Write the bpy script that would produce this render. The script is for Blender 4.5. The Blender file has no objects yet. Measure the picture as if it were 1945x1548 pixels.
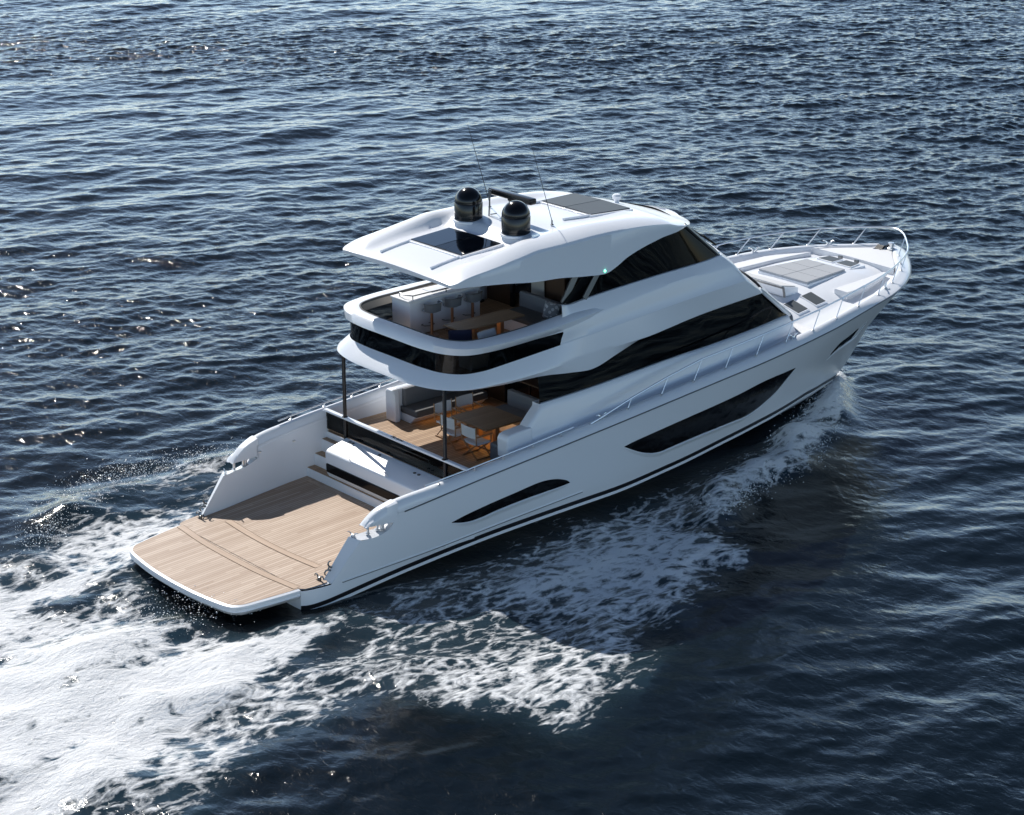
import bpy, bmesh, math, random
import numpy as np
from mathutils import Vector, Matrix
random.seed(7); np.random.seed(7)
sc = bpy.context.scene
COL = sc.collection
# ------------------------------------------------------------------ camera
W0, H0, F0 = 1945.0, 1548.0, 4200.0
YAW, PIT = 0.857654, -0.339429
CAM = np.array([-28.398934, -43.424224, 22.603080])
_d = np.array([math.cos(YAW)*math.cos(PIT), math.sin(YAW)*math.cos(PIT), math.sin(PIT)])
_r = np.cross(_d, [0, 0, 1]); _r /= np.linalg.norm(_r)
_dn = np.cross(_d, _r)
cd = bpy.data.cameras.new('camera'); cam = bpy.data.objects.new('camera', cd); COL.objects.link(cam)
cd.sensor_fit = 'HORIZONTAL'; cd.sensor_width = 36.0; cd.lens = F0/W0*36.0
cd.clip_start = 0.5; cd.clip_end = 20000
M = Matrix(((_r[0], -_dn[0], -_d[0], CAM[0]), (_r[1], -_dn[1], -_d[1], CAM[1]), (_r[2], -_dn[2], -_d[2], CAM[2]), (0, 0, 0, 1)))
cam.matrix_world = M
sc.camera = cam
# ------------------------------------------------------------------ light
SUN_AZ = math.radians(78.0)      # direction towards the sun, from +x to +y
SUN_EL = math.radians(43.5)
w = bpy.data.worlds.new('World'); sc.world = w; w.use_nodes = True
nt = w.node_tree; bg = nt.nodes['Background']
sky = nt.nodes.new('ShaderNodeTexSky'); sky.sky_type = 'NISHITA'; sky.sun_disc = False
sky.sun_elevation = SUN_EL; sky.sun_rotation = math.pi/2 - SUN_AZ
sky.air_density = 1.0; sky.dust_density = 0.25; sky.ozone_density = 2.0
tint = nt.nodes.new('ShaderNodeMixRGB'); tint.blend_type = 'MULTIPLY'; tint.inputs[0].default_value = 1.0; tint.inputs[2].default_value = (.97, .985, 1.02, 1)
# bright haze bank low over the sea, clearer sky above
wtc = nt.nodes.new('ShaderNodeTexCoord'); wsp = nt.nodes.new('ShaderNodeSeparateXYZ'); wmr = nt.nodes.new('ShaderNodeMapRange'); wmr.interpolation_type = 'SMOOTHSTEP'
wmr.inputs['From Min'].default_value = .10; wmr.inputs['From Max'].default_value = .46; wmr.inputs['To Min'].default_value = 1.6; wmr.inputs['To Max'].default_value = .43
wvm = nt.nodes.new('ShaderNodeVectorMath'); wvm.operation = 'SCALE'
nt.links.new(wtc.outputs['Generated'], wsp.inputs[0]); nt.links.new(wsp.outputs['Z'], wmr.inputs['Value'])
nt.links.new(sky.outputs[0], tint.inputs[1]); nt.links.new(tint.outputs[0], wvm.inputs[0]); nt.links.new(wmr.outputs[0], wvm.inputs['Scale']); nt.links.new(wvm.outputs[0], bg.inputs[0]); bg.inputs[1].default_value = 0.14
sl = bpy.data.lights.new('sun', 'SUN'); sl.energy = 5.0; sl.angle = math.radians(0.5); sl.color = (1.0, 0.95, 0.88)
so = bpy.data.objects.new('sun', sl); COL.objects.link(so)
sd = Vector((math.cos(SUN_AZ)*math.cos(SUN_EL), math.sin(SUN_AZ)*math.cos(SUN_EL), math.sin(SUN_EL)))
so.rotation_euler = sd.to_track_quat('Z', 'Y').to_euler(); so.location = (0, 0, 60)
vs = sc.view_settings; vs.view_transform = 'Standard'; vs.look = 'None'; vs.exposure = 0.10; vs.gamma = 1.0
sc.cycles.max_bounces = 10; sc.cycles.transparent_max_bounces = 12
sc.cycles.caustics_reflective = False; sc.cycles.caustics_refractive = False
try: sc.cycles.use_denoising = True
except Exception: pass
sc.cycles.sample_clamp_indirect = 6.0

# ------------------------------------------------------------------ photo point -> place
def px(u, v, x=None, y=None, z=None):
    d = _d + _r*((u-W0/2)/F0) + _dn*((v-H0/2)/F0)
    if y is not None: t = (y-CAM[1])/d[1]
    elif z is not None: t = (z-CAM[2])/d[2]
    else: t = (x-CAM[0])/d[0]
    return CAM + d*t
def K(ox, oy, s):
    return lambda *pts: [(ox+a/s, oy+b/s) for a, b in pts]
c1 = K(620, 320, 4.8375); c2 = K(980, 320, 3.87); c3 = K(1340, 400, 4.552); c4 = K(620, 500, 3.89)
c5 = K(560, 680, 3.89); c6 = K(230, 750, 3.518); c7 = K(560, 860, 3.2417); c8 = K(960, 560, 3.2417)
cb = K(1440, 560, 7.74); cm = K(1150, 680, 7.74); cw = K(560, 940, 7.74); cx = K(1100, 520, 7.74)
def flip(p):  # starboard point -> starboard side as +y table (|y|)
    return np.array([p[0], abs(p[1]), p[2]])

# ------------------------------------------------------------------ curves
def crom(pts, n, closed=False):
    P = np.array(pts, float)
    if closed: P = np.vstack([P, P[:1]])
    d = np.sqrt(np.linalg.norm(np.diff(P, axis=0), axis=1)) + 1e-6
    t = np.concatenate([[0], np.cumsum(d)])
    m = np.zeros_like(P)
    for i in range(len(P)):
        if 0 < i < len(P)-1:
            a = (P[i]-P[i-1])/(t[i]-t[i-1]); b = (P[i+1]-P[i])/(t[i+1]-t[i])
            m[i] = (a*(t[i+1]-t[i]) + b*(t[i]-t[i-1]))/(t[i+1]-t[i-1])
        elif i == 0: m[i] = (P[1]-P[0])/(t[1]-t[0])
        else: m[i] = (P[-1]-P[-2])/(t[-1]-t[-2])
    if closed:
        a = (P[-1]-P[-2])/(t[-1]-t[-2]); b = (P[1]-P[0])/(t[1]-t[0]); m[0] = m[-1] = (a+b)/2
    T = np.linspace(0, t[-1], n*12)
    k = np.clip(np.searchsorted(t, T, 'right')-1, 0, len(P)-2)
    h = (t[k+1]-t[k])[:, None]; s = ((T-t[k])/(t[k+1]-t[k]))[:, None]
    Q = (2*s**3-3*s**2+1)*P[k] + (s**3-2*s**2+s)*h*m[k] + (-2*s**3+3*s**2)*P[k+1] + (s**3-s**2)*h*m[k+1]
    L = np.concatenate([[0], np.cumsum(np.linalg.norm(np.diff(Q, axis=0), axis=1))])
    S = np.linspace(0, L[-1], n)
    return np.stack([np.interp(S, L, Q[:, i]) for i in range(P.shape[1])], 1)
class Tab:  # smooth table y(x) (monotone cubic)
    def __init__(s, pts):
        P = np.array(pts, float); s.x = P[:, 0]; s.y = P[:, 1]
        h = np.diff(s.x); d = np.diff(s.y)/h; m = np.zeros(len(s.x))
        m[0] = d[0]; m[-1] = d[-1]
        for i in range(1, len(s.x)-1):
            if d[i-1]*d[i] > 0:
                w1 = 2*h[i]+h[i-1]; w2 = h[i]+2*h[i-1]
                m[i] = (w1+w2)/(w1/d[i-1]+w2/d[i])
        s.m = m
    def __call__(s, x):
        x = np.clip(x, s.x[0], s.x[-1])
        k = np.clip(np.searchsorted(s.x, x, 'right')-1, 0, len(s.x)-2)
        h = s.x[k+1]-s.x[k]; t = (x-s.x[k])/h
        return (2*t**3-3*t**2+1)*s.y[k]+(t**3-2*t**2+t)*h*s.m[k]+(-2*t**3+3*t**2)*s.y[k+1]+(t**3-t**2)*h*s.m[k+1]
def lin(pts):
    P = np.array(pts, float)
    return lambda x: np.interp(x, P[:, 0], P[:, 1])

# ------------------------------------------------------------------ materials
MATS = {}
def mat(name, color=(.8, .8, .8), rough=.4, metal=0, coat=0, bump=None, spec=.5, emit=None, es=0):
    if name in MATS: return MATS[name]
    m = bpy.data.materials.new(name); m.use_nodes = True
    n = m.node_tree; b = n.nodes['Principled BSDF']
    b.inputs['Base Color'].default_value = (*color, 1); b.inputs['Roughness'].default_value = rough
    b.inputs['Metallic'].default_value = metal; b.inputs['Specular IOR Level'].default_value = spec
    b.inputs['Coat Weight'].default_value = coat; b.inputs['Coat Roughness'].default_value = .05
    if emit: b.inputs['Emission Color'].default_value = (*emit, 1); b.inputs['Emission Strength'].default_value = es
    if bump:
        sc_, st = bump
        tc = n.nodes.new('ShaderNodeTexCoord'); no = n.nodes.new('ShaderNodeTexNoise'); bp = n.nodes.new('ShaderNodeBump')
        no.inputs['Scale'].default_value = sc_; no.inputs['Detail'].default_value = 4
        bp.inputs['Strength'].default_value = st; bp.inputs['Distance'].default_value = .01
        n.links.new(tc.outputs['Object'], no.inputs['Vector']); n.links.new(no.outputs['Fac'], bp.inputs['Height'])
        n.links.new(bp.outputs['Normal'], b.inputs['Normal'])
        # slight tone variation
        mx = n.nodes.new('ShaderNodeMixRGB'); mx.blend_type = 'MULTIPLY'; mx.inputs[0].default_value = .25
        mx.inputs[1].default_value = (*color, 1); n.links.new(no.outputs['Fac'], mx.inputs[2])
        n.links.new(mx.outputs[0], b.inputs['Base Color'])
    MATS[name] = m; return m
def teak(name, c_a, c_b, pitch=.062, axis='Y', rough=.55, seam=.09, seamcol=(.05, .035, .025), glow=0):
    m = bpy.data.materials.new(name); m.use_nodes = True
    n = m.node_tree; b = n.nodes['Principled BSDF']; L = n.links.new
    tc = n.nodes.new('ShaderNodeTexCoord'); sp = n.nodes.new('ShaderNodeSeparateXYZ'); L(tc.outputs['Object'], sp.inputs[0])
    a, o = ('Y', 'X') if axis == 'Y' else ('X', 'Y')
    def math_(op, i0, i1=None):
        k = n.nodes.new('ShaderNodeMath'); k.operation = op
        for j, v in enumerate((i0, i1)):
            if v is None: continue
            if isinstance(v, (int, float)): k.inputs[j].default_value = v
            else: L(v, k.inputs[j])
        return k.outputs[0]
    q = math_('DIVIDE', sp.outputs[a], pitch); fl = math_('FLOOR', q); fr = math_('FRACT', q)
    wn = n.nodes.new('ShaderNodeTexWhiteNoise'); wn.noise_dimensions = '2D'
    seg = math_('FLOOR', math_('ADD', math_('DIVIDE', sp.outputs[o], 1.9), math_('MULTIPLY', fl, .37)))
    cbn = n.nodes.new('ShaderNodeCombineXYZ'); L(fl, cbn.inputs[0]); L(seg, cbn.inputs[1]); L(cbn.outputs[0], wn.inputs['Vector'])
    mp = n.nodes.new('ShaderNodeMapping'); L(tc.outputs['Object'], mp.inputs[0])
    mp.inputs['Scale'].default_value = (.8, 42, 20) if axis == 'Y' else (42, .8, 20)
    no = n.nodes.new('ShaderNodeTexNoise'); no.inputs['Scale'].default_value = 1; no.inputs['Detail'].default_value = 1.5; L(mp.outputs[0], no.inputs['Vector'])
    mp2 = n.nodes.new('ShaderNodeMapping'); L(tc.outputs['Object'], mp2.inputs[0])
    mp2.inputs['Scale'].default_value = (.35, 2.2, 1) if axis == 'Y' else (2.2, .35, 1)
    n2 = n.nodes.new('ShaderNodeTexNoise'); n2.inputs['Scale'].default_value = 1; n2.inputs['Detail'].default_value = 3; L(mp2.outputs[0], n2.inputs['Vector'])
    f = math_('ADD', math_('MULTIPLY', wn.outputs['Value'], .55), math_('MULTIPLY', no.outputs['Fac'], .35))
    f = math_('ADD', f, math_('MULTIPLY', math_('SUBTRACT', n2.outputs['Fac'], .5), 1.1))
    mx = n.nodes.new('ShaderNodeMixRGB'); mx.inputs[1].default_value = (*c_a, 1); mx.inputs[2].default_value = (*c_b, 1); L(f, mx.inputs[0]); mx.use_clamp = True
    sm = math_('LESS_THAN', fr, seam)
    m2 = n.nodes.new('ShaderNodeMixRGB'); L(mx.outputs[0], m2.inputs[1]); m2.inputs[2].default_value = (*seamcol, 1); L(sm, m2.inputs[0])
    L(m2.outputs[0], b.inputs['Base Color']); b.inputs['Roughness'].default_value = rough
    bp = n.nodes.new('ShaderNodeBump'); bp.inputs['Strength'].default_value = .25; bp.inputs['Distance'].default_value = .004
    L(math_('SUBTRACT', no.outputs['Fac'], sm), bp.inputs['Height']); L(bp.outputs['Normal'], b.inputs['Normal'])
    MATS[name] = m; return m
def glass(name, tint, refl=1.0, rough=.02, ior=1.5):
    m = bpy.data.materials.new(name); m.use_nodes = True
    n = m.node_tree; L = n.links.new; n.nodes.clear()
    o = n.nodes.new('ShaderNodeOutputMaterial'); t = n.nodes.new('ShaderNodeBsdfTransparent'); g = n.nodes.new('ShaderNodeBsdfGlossy')
    t.inputs[0].default_value = (*tint, 1); g.inputs['Roughness'].default_value = rough; g.inputs[0].default_value = (refl, refl, refl, 1)
    f = n.nodes.new('ShaderNodeFresnel'); f.inputs['IOR'].default_value = ior
    x = n.nodes.new('ShaderNodeMixShader'); L(f.outputs[0], x.inputs[0]); L(t.outputs[0], x.inputs[1]); L(g.outputs[0], x.inputs[2]); L(x.outputs[0], o.inputs[0])
    MATS[name] = m; return m
WHITE = mat('gelcoat_white', (.77, .80, .845), .28, coat=.18)
WHITE2 = mat('nonskid_white', (.80, .82, .85), .6, bump=(60, .03))
BLACKG = mat('black_hull_glass', (.006, .006, .007), .08, spec=.16)
BLACKP = mat('black_paint', (.012, .012, .014), .25)
DOME = mat('black_gloss_dome', (.005, .005, .006), .16, coat=.15, spec=.35)
STEEL = mat('polished_steel', (.78, .80, .82), .3, 1)
STEELD = mat('dark_steel', (.16, .17, .18), .3, .8)
BOOT = mat('black_boot_stripe', (.010, .010, .013), .3)
GREY = mat('grey_upholstery', (.17, .18, .195), .85, bump=(300, .25))
GREYL = mat('light_grey_pad', (.40, .425, .46), .85, bump=(260, .12))
PADW = mat('pale_pad', (.55, .56, .57), .8)
GREYD = mat('dark_grey_pad', (.09, .095, .1), .8)
CANVAS = mat('white_canvas', (.66, .67, .68), .85, bump=(220, .2))
NAVY = mat('navy_fabric', (.012, .014, .045), .8)
RUBBER = mat('black_rubber', (.015, .015, .015), .6)
SOLAR = mat('skylight_mesh', (.075, .088, .10), .5, spec=.2)
WOODD = mat('walnut_panel', (.075, .04, .022), .4, bump=(8, .1))
WOODF = mat('chair_teak', (.34, .19, .09), .5, bump=(30, .1))
COPPER = mat('bronze_post', (.42, .27, .19), .32, 1)
CURT = mat('beige_blind_and_panel', (.42, .40, .36), .8)
INT = mat('interior_cream', (.36, .33, .29), .7)
LED = mat('warm_led', (1, .7, .35), .5, emit=(1.0, .56, .16), es=1.3)
NAVG = mat('green_nav_light', (.1, .8, .4), .3, emit=(.15, 1.0, .55), es=6)
SCREEN = mat('blue_screen', (.02, .05, .12), .3, emit=(.08, .22, .6), es=.5)
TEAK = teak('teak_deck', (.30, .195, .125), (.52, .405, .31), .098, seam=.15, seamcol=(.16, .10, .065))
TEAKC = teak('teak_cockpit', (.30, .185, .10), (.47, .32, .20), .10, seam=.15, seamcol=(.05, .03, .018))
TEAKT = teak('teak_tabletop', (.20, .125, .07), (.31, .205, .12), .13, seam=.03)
TEAKB = teak('teak_border', (.35, .24, .16), (.48, .355, .26), .03, axis='X', seam=.0)
TEAKL = mat('teak_caulk', (.24, .16, .11), .6)
LEDH = mat('hidden_warm_led', (1, .7, .35), .5, emit=(1.0, .50, .12), es=2.4)
GL_S = glass('tinted_side_glass', (.42, .41, .39), .36)
GL_W = glass('tinted_wheelhouse_glass', (.10, .10, .10), .28)
GL_B = glass('tinted_balustrade_glass', (.42, .40, .38), .5)
GL_K = glass('skylight_glass', (.22, .25, .28), .8, .03, 1.7)

# ------------------------------------------------------------------ mesh helpers
def link(name, me, parent=None, smooth=35):
    o = bpy.data.objects.new(name, me); COL.objects.link(o)
    if parent: o.parent = parent
    return o
def shade(me, ang=35):
    bm = bmesh.new(); bm.from_mesh(me)
    bmesh.ops.recalc_face_normals(bm, faces=bm.faces)
    for f in bm.faces: f.smooth = True
    for e in bm.edges:
        if len(e.link_faces) == 2 and e.calc_face_angle(0) > math.radians(ang): e.smooth = False
    bm.to_mesh(me); bm.free()
def tag(o, label=None, cat=None, group=None, kind=None):
    for k, v in (('label', label), ('category', cat), ('group', group), ('kind', kind)):
        if v: o[k] = v
    return o
def empty(name, loc=(0, 0, 0), rz=0):
    o = bpy.data.objects.new(name, None); COL.objects.link(o); o.location = loc; o.rotation_euler = (0, 0, rz); o.empty_display_size = .2
    return o
class MB:
    def __init__(s): s.v = []; s.f = []
    def add(s, V, Fc):
        b = len(s.v); s.v += [tuple(map(float, p)) for p in V]; s.f += [tuple(b+i for i in f) for f in Fc]; return s
    def box(s, c, size, rz=0, bev=0):
        bm = bmesh.new(); bmesh.ops.create_cube(bm, size=1)
        bmesh.ops.scale(bm, vec=size, verts=bm.verts)
        if bev:
            bmesh.ops.bevel(bm, geom=bm.edges[:], offset=bev, segments=3, affect='EDGES', profile=.6)
        bmesh.ops.rotate(bm, verts=bm.verts, cent=(0, 0, 0), matrix=Matrix.Rotation(rz, 3, 'Z'))
        bmesh.ops.translate(bm, vec=c, verts=bm.verts)
        bm.verts.index_update(); s.add([v.co for v in bm.verts], [[v.index for v in f.verts] for f in bm.faces]); bm.free(); return s
    def bar(s, p0, p1, w, h, up=(0, 0, 1), bev=0):   # rectangular bar between two points
        a, b = Vector(p0), Vector(p1); d = (b-a); L = d.length; d.normalize(); u = Vector(up)
        sx = d.cross(u)
        if sx.length < 1e-4: sx = d.cross(Vector((1, 0, 0)))
        sx.normalize(); u2 = sx.cross(d)
        V = []
        for p in (a, b):
            for i, j in ((-1, -1), (1, -1), (1, 1), (-1, 1)): V.append(p+sx*(i*w/2)+u2*(j*h/2))
        return s.add(V, [(0, 3, 2, 1), (4, 5, 6, 7), (0, 1, 5, 4), (1, 2, 6, 5), (2, 3, 7, 6), (3, 0, 4, 7)])
    def tube(s, pts, r, n=8, closed=False):
        P = [Vector(p) for p in pts]; m = len(P); R = r if hasattr(r, '__len__') else [r]*m
        V = []; prev = None
        for i, p in enumerate(P):
            t = (P[(i+1) % m] if (closed or i < m-1) else P[i])-(P[i-1] if (closed or i > 0) else P[i])
            t.normalize()
            if prev is None:
                a = Vector((0, 0, 1)) if abs(t.z) < .9 else Vector((1, 0, 0)); u = t.cross(a).normalized()
            else: u = (prev-t*prev.dot(t)).normalized()
            prev = u; w_ = t.cross(u)
            for k in range(n):
                a = 2*math.pi*k/n; V.append(p+(u*math.cos(a)+w_*math.sin(a))*R[i])
        Fc = []
        for i in range(m if closed else m-1):
            j = (i+1) % m
            for k in range(n): Fc.append((i*n+k, i*n+(k+1) % n, j*n+(k+1) % n, j*n+k))
        if not closed: Fc += [tuple(range(n))[::-1], tuple((m-1)*n+k for k in range(n))]
        return s.add(V, Fc)
    def lathe(s, c, prof, n=32):
        V = []; Fc = []; m = len(prof)
        for r, z in prof:
            for k in range(n): V.append((c[0]+r*math.cos(2*math.pi*k/n), c[1]+r*math.sin(2*math.pi*k/n), c[2]+z))
        for i in range(m-1):
            for k in range(n): Fc.append((i*n+k, i*n+(k+1) % n, (i+1)*n+(k+1) % n, (i+1)*n+k))
        Fc += [tuple(range(n))[::-1], tuple((m-1)*n+k for k in range(n))]
        return s.add(V, Fc)
    def grid(s, rows, closed=False):
        n = len(rows[0]); V = [p for r in rows for p in r]; Fc = []
        for i in range(len(rows)-1):
            for k in range(n if closed else n-1):
                k2 = (k+1) % n; Fc.append((i*n+k, i*n+k2, (i+1)*n+k2, (i+1)*n+k))
        return s.add(V, Fc)
    def mirror(s):
        V = [(x, -y, z) for x, y, z in s.v]; Fc = [f[::-1] for f in s.f]; b = len(s.v)
        s.v += V; s.f += [tuple(b+i for i in f) for f in Fc]; return s
    def prism(s, outline, axis, a, b):   # closed outline of 2D pairs extruded along axis from a to b
        n = len(outline)
        def P(q, t): return {'y': (q[0], t, q[1]), 'z': (q[0], q[1], t), 'x': (t, q[0], q[1])}[axis]
        V = [P(q, a) for q in outline]+[P(q, b) for q in outline]
        Fc = [tuple(range(n))[::-1], tuple(range(n, 2*n))]+[(i, (i+1) % n, n+(i+1) % n, n+i) for i in range(n)]
        return s.add(V, Fc)
    def pair(s, *a, **k):     # starboard and port twins as two objects
        t = MB(); t.v = [(x, -y, z) for x, y, z in s.v]; t.f = [f[::-1] for f in s.f]
        return t.build(*a, **k), s.build(*a, **k)
    def build(s, name, m, parent=None, ang=35, bev=0, merge=True, solid=0, seg=3):
        me = bpy.data.meshes.new(name); me.from_pydata(s.v, [], s.f)
        if merge:
            bm = bmesh.new(); bm.from_mesh(me); bmesh.ops.remove_doubles(bm, verts=bm.verts, dist=1e-4)
            bmesh.ops.dissolve_degenerate(bm, edges=bm.edges, dist=1e-5)
            bm.to_mesh(me); bm.free()
        shade(me, ang); me.materials.append(m); o = link(name, me, parent)
        if solid:
            q = o.modifiers.new('thick', 'SOLIDIFY'); q.thickness = abs(solid); q.offset = -1 if solid > 0 else 1; q = o.modifiers.new('split', 'EDGE_SPLIT'); q.split_angle = math.radians(40)
        if bev:
            q = o.modifiers.new('bevel', 'BEVEL'); q.width = bev; q.segments = seg; q.limit_method = 'ANGLE'; q.angle_limit = math.radians(28); q.harden_normals = True
        return o
def copy_tree(o, parent=None):
    c = o.copy(); COL.objects.link(c); c.parent = parent
    for ch in list(o.children): copy_tree(ch, c)
    return c

# =================================================================== YACHT
yacht = tag(empty('motor_yacht'), 'large white motor yacht with teak swim platform and two black domes on its roof', 'yacht')
# ---- hull lines (starboard side tables use |y|)
RUBY = Tab([(0, 2.75), (.8, 2.92), (1.8, 3.10), (2.8, 3.22), (4.3, 3.35), (8, 3.40), (17, 3.40), (18.5, 3.37), (20, 3.26), (21.3, 3.08), (22.3, 2.76), (23.3, 2.20), (24.15, 1.55), (24.9, .85), (25.4, .32), (25.6, 0)])
RUBZ = Tab([(0, 1.55), (2.8, 1.91), (4.3, 2.12), (8.75, 2.51), (9.5, 2.57), (14.5, 3.0), (15.35, 3.07), (18.2, 3.41), (21.3, 3.82), (23, 3.90), (25.6, 3.92)])
TOEY = Tab([(.76, 2.70), (1.8, 2.93), (2.6, 3.07), (3.5, 3.16), (5, 3.22), (8, 3.23), (18.5, 3.23), (19.9, 3.13), (21.0, 2.9), (22.15, 2.49), (23.25, 1.91), (24.32, .92), (24.9, .38), (25.2, 0)])
TOEZ = Tab([(1.8, 1.72), (1.95, 1.89), (2.2, 2.06), (2.5, 2.16), (2.7, 2.21), (3.1, 2.265), (3.6, 2.305), (4.2, 2.36), (5.1, 2.43), (7.1, 2.58), (8, 2.66), (10.46, 2.86), (11.72, 2.97), (12.96, 3.08), (14.2, 3.18), (15.44, 3.29), (16.65, 3.42), (17.8, 3.56), (18.8, 3.72), (19.9, 3.86), (21.0, 3.93), (22.15, 4.0), (23.25, 4.05), (24.32, 4.11), (25.2, 4.14)])
CHY = Tab([(0, 2.70), (.12, 2.80), (.35, 2.88), (.8, 2.93), (3, 2.95), (10, 2.93), (13, 2.84), (15, 2.66), (17, 2.34), (18.6, 1.95), (20, 1.48), (21.2, .94), (22.1, .45), (22.6, .15), (22.75, 0)])
CHZ = Tab([(0, .02), (.6, .08), (3.2, .33), (6.5, .50), (9, .54), (10.2, .55), (12.5, .68), (15.2, .86), (17.3, .92), (19, .93), (20.5, .80), (21.6, .62), (22.75, .36)])
def ends(t, x_end, x0=0.0, xk=9.0):  # same x for all rows aft of xk, then shared fraction to each row's own end
    t = np.asarray(t); x = t*25.6
    return np.where(x < xk, x, xk+(x-xk)/(25.6-xk)*(x_end-xk))
XR, XC = 25.6, 22.75
def pflare(x): return np.interp(x, [0, 9, 15, 21, 25.6], [.75, .8, .9, 1.2, 1.35])
def hull_pt(t, s):   # s 0 chine .. 1 rub
    xc, xr = ends(t, XC), ends(t, XR)
    f = s**pflare(xr)
    # stem: forward overhang curve
    return np.stack([xc+(xr-xc)*s**np.interp(xr, [0, 18, 25.6], [1, 1, .8]), CHY(xc)+(RUBY(xr)-CHY(xc))*f, CHZ(xc)+(RUBZ(xr)-CHZ(xc))*s], -1)
_tt = np.linspace(0, 1, 400); _ss = np.linspace(0, 1, 60)
_G = np.stack([hull_pt(_tt, s) for s in _ss])     # [s,t,3]
def hull_y(x, z):    # half breadth at x,z by nearest search
    d = (_G[..., 0]-x)**2+(_G[..., 2]-z)**2
    i = np.argpartition(d.ravel(), 6)[:6]; ww = 1/(d.ravel()[i]+1e-6)
    return float((_G[..., 1].ravel()[i]*ww).sum()/ww.sum())
def hull_y_px(u, v, y0=3.1):
    y = y0
    for _ in range(25):
        p = px(u, v, y=-y); y = .5*y+.5*hull_y(p[0], p[2])
    return np.array([p[0], y, p[2]])
# ---- hull skin : t columns
tcol = np.unique(np.concatenate([np.linspace(0, .03, 9), np.linspace(.03, .35, 40), np.linspace(.35, .85, 60), np.linspace(.85, 1, 50)]))
TOPX = lin([(0, .42), (.80, .44), (1.62, 1.42)])     # aft facet edge of the quarter wing (outer face)
SLOT_TIP = 2.62
def seam_z(x): return np.interp(x, [1.62, 2.0, 2.35, 2.62, 3.2, 5, 26], [1.42, 1.40, 1.46, 1.66, 1.72, 1.9, 3.2])
mb = MB()
S = np.linspace(0, 1, 15)
low = []; up = []
for t in tcol:
    xr = float(ends(t, XR))
    z0, z1 = float(CHZ(float(ends(t, XC)))), float(RUBZ(xr))
    if xr < .8: zt = TOPX(xr)
    elif xr < 1.62: zt = TOPX(xr)
    elif xr < SLOT_TIP: zt = float(seam_z(xr))
    else: zt = z1
    s1 = min(1.0, max(.02, (zt-z0)/(z1-z0)))
    low.append([hull_pt(t, s*s1) for s in S])
mb.grid([[c[j] for c in low] for j in range(len(S))])
# below the stripe
rows = [[c[0] for c in low]]
def offs(dy, dz, xe):
    r = []
    for t in tcol:
        x = float(ends(t, xe)); xc = float(ends(t, XC)); k = max(0, min(1, (XC-xc)/1.5))
        r.append(np.array([x, max(0, CHY(xc)+dy*k), CHZ(xc)+dz]))
    return r
stripe_bot = offs(-.01, -.12, 22.62)
lip_bot = offs(.0, -.125, 22.62); chine_edge = offs(.0, -.20, 22.5)
keel = []
for t in tcol:
    x = float(ends(t, 22.0)); keel.append(np.array([x, 0, np.interp(x, [0, 14, 18, 20, 21, 22], [-.75, -.8, -.7, -.45, -.2, .12])]))
mid = [(a*.5+b*.5)+np.array([0, 0, -.06]) for a, b in zip(chine_edge, keel)]
sm = MB(); sm.grid([[c[0]+np.array([0, .004, 0]) for c in low], [p+np.array([0, .004, 0]) for p in stripe_bot]]).pair('boot_stripe', BOOT, yacht, 60)
mb.grid([rows[0], stripe_bot, lip_bot, chine_edge]); mb.grid([chine_edge, mid, keel])
# transom
tr = [low[0][j] for j in range(len(S))]
mb.grid([tr, [np.array([p[0], 0, p[2]]) for p in tr]])
mb.grid([[rows[0][0], stripe_bot[0], lip_bot[0], chine_edge[0], mid[0], keel[0]], [np.array([q[0][0], 0, q[0][2]]) for q in (rows[0], stripe_bot, lip_bot, chine_edge, mid, keel)]])
# gunwale moulding: rub line up over the toe and down the inside, forward of the wing
xg = ends(tcol, XR); ig = [i for i, x in enumerate(xg) if x >= 2.62]
XT = 25.2
def toe_x(x): return np.where(x < 9, x, 9+(x-9)/(25.6-9)*(XT-9))
G = []
ru = np.array([hull_pt(tcol[i], 1.0) for i in ig]); xt = np.array([float(toe_x(xg[i])) for i in ig])
ty = np.array([float(TOEY(x)) for x in xt]); tz = np.array([float(TOEZ(x)) for x in xt])
toe = np.stack([xt, ty, tz], 1)
inn = toe.copy(); cen = np.array([0, 1, 0])
nrm = np.gradient(toe[:, :2], axis=0); nrm = np.stack([-nrm[:, 1], nrm[:, 0]], 1); nrm /= np.linalg.norm(nrm, axis=1)[:, None]+1e-9   # inwards (towards +y->0)
nrm = np.where((nrm[:, 1:2] > 0), -nrm, nrm)
def inset(P, d, dz):
    Q = P.copy(); Q[:, 0] += nrm[:, 0]*d; Q[:, 1] = np.maximum(Q[:, 1]+nrm[:, 1]*d, 0); Q[:, 2] += dz; return Q
rk = lambda a: ru*(1-a)+toe*a
g1 = rk(.12)+np.array([0, .035, .0]); g1[:, 1] *= 1
g2 = rk(.55)+np.array([0, .05, .0]); g3 = inset(toe, -.03, -.03); g4 = inset(toe, .03, 0); g5 = inset(toe, .12, -.012); g6 = inset(toe, .17, -.06); g7 = inset(toe, .21, -.24); g8 = inset(toe, .23, -.30)
g1[-1, 1] = g2[-1, 1] = 0
gm = MB(); gm.grid([ru, g1, g2, g3, g4, g5, g6, g7, g8]).mirror().build('gunwale', WHITE, yacht, 50)
mb.mirror(); hull = mb.build('hull', WHITE, yacht, 40)
tb = MB(); tb.tube([p+np.array([0, .004, 0]) for p in (hull_pt(t, 1.0) for t in np.linspace(2.85/25.6, 1, 140))], .022, 6).pair('rub_rail', STEELD, yacht)
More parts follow.
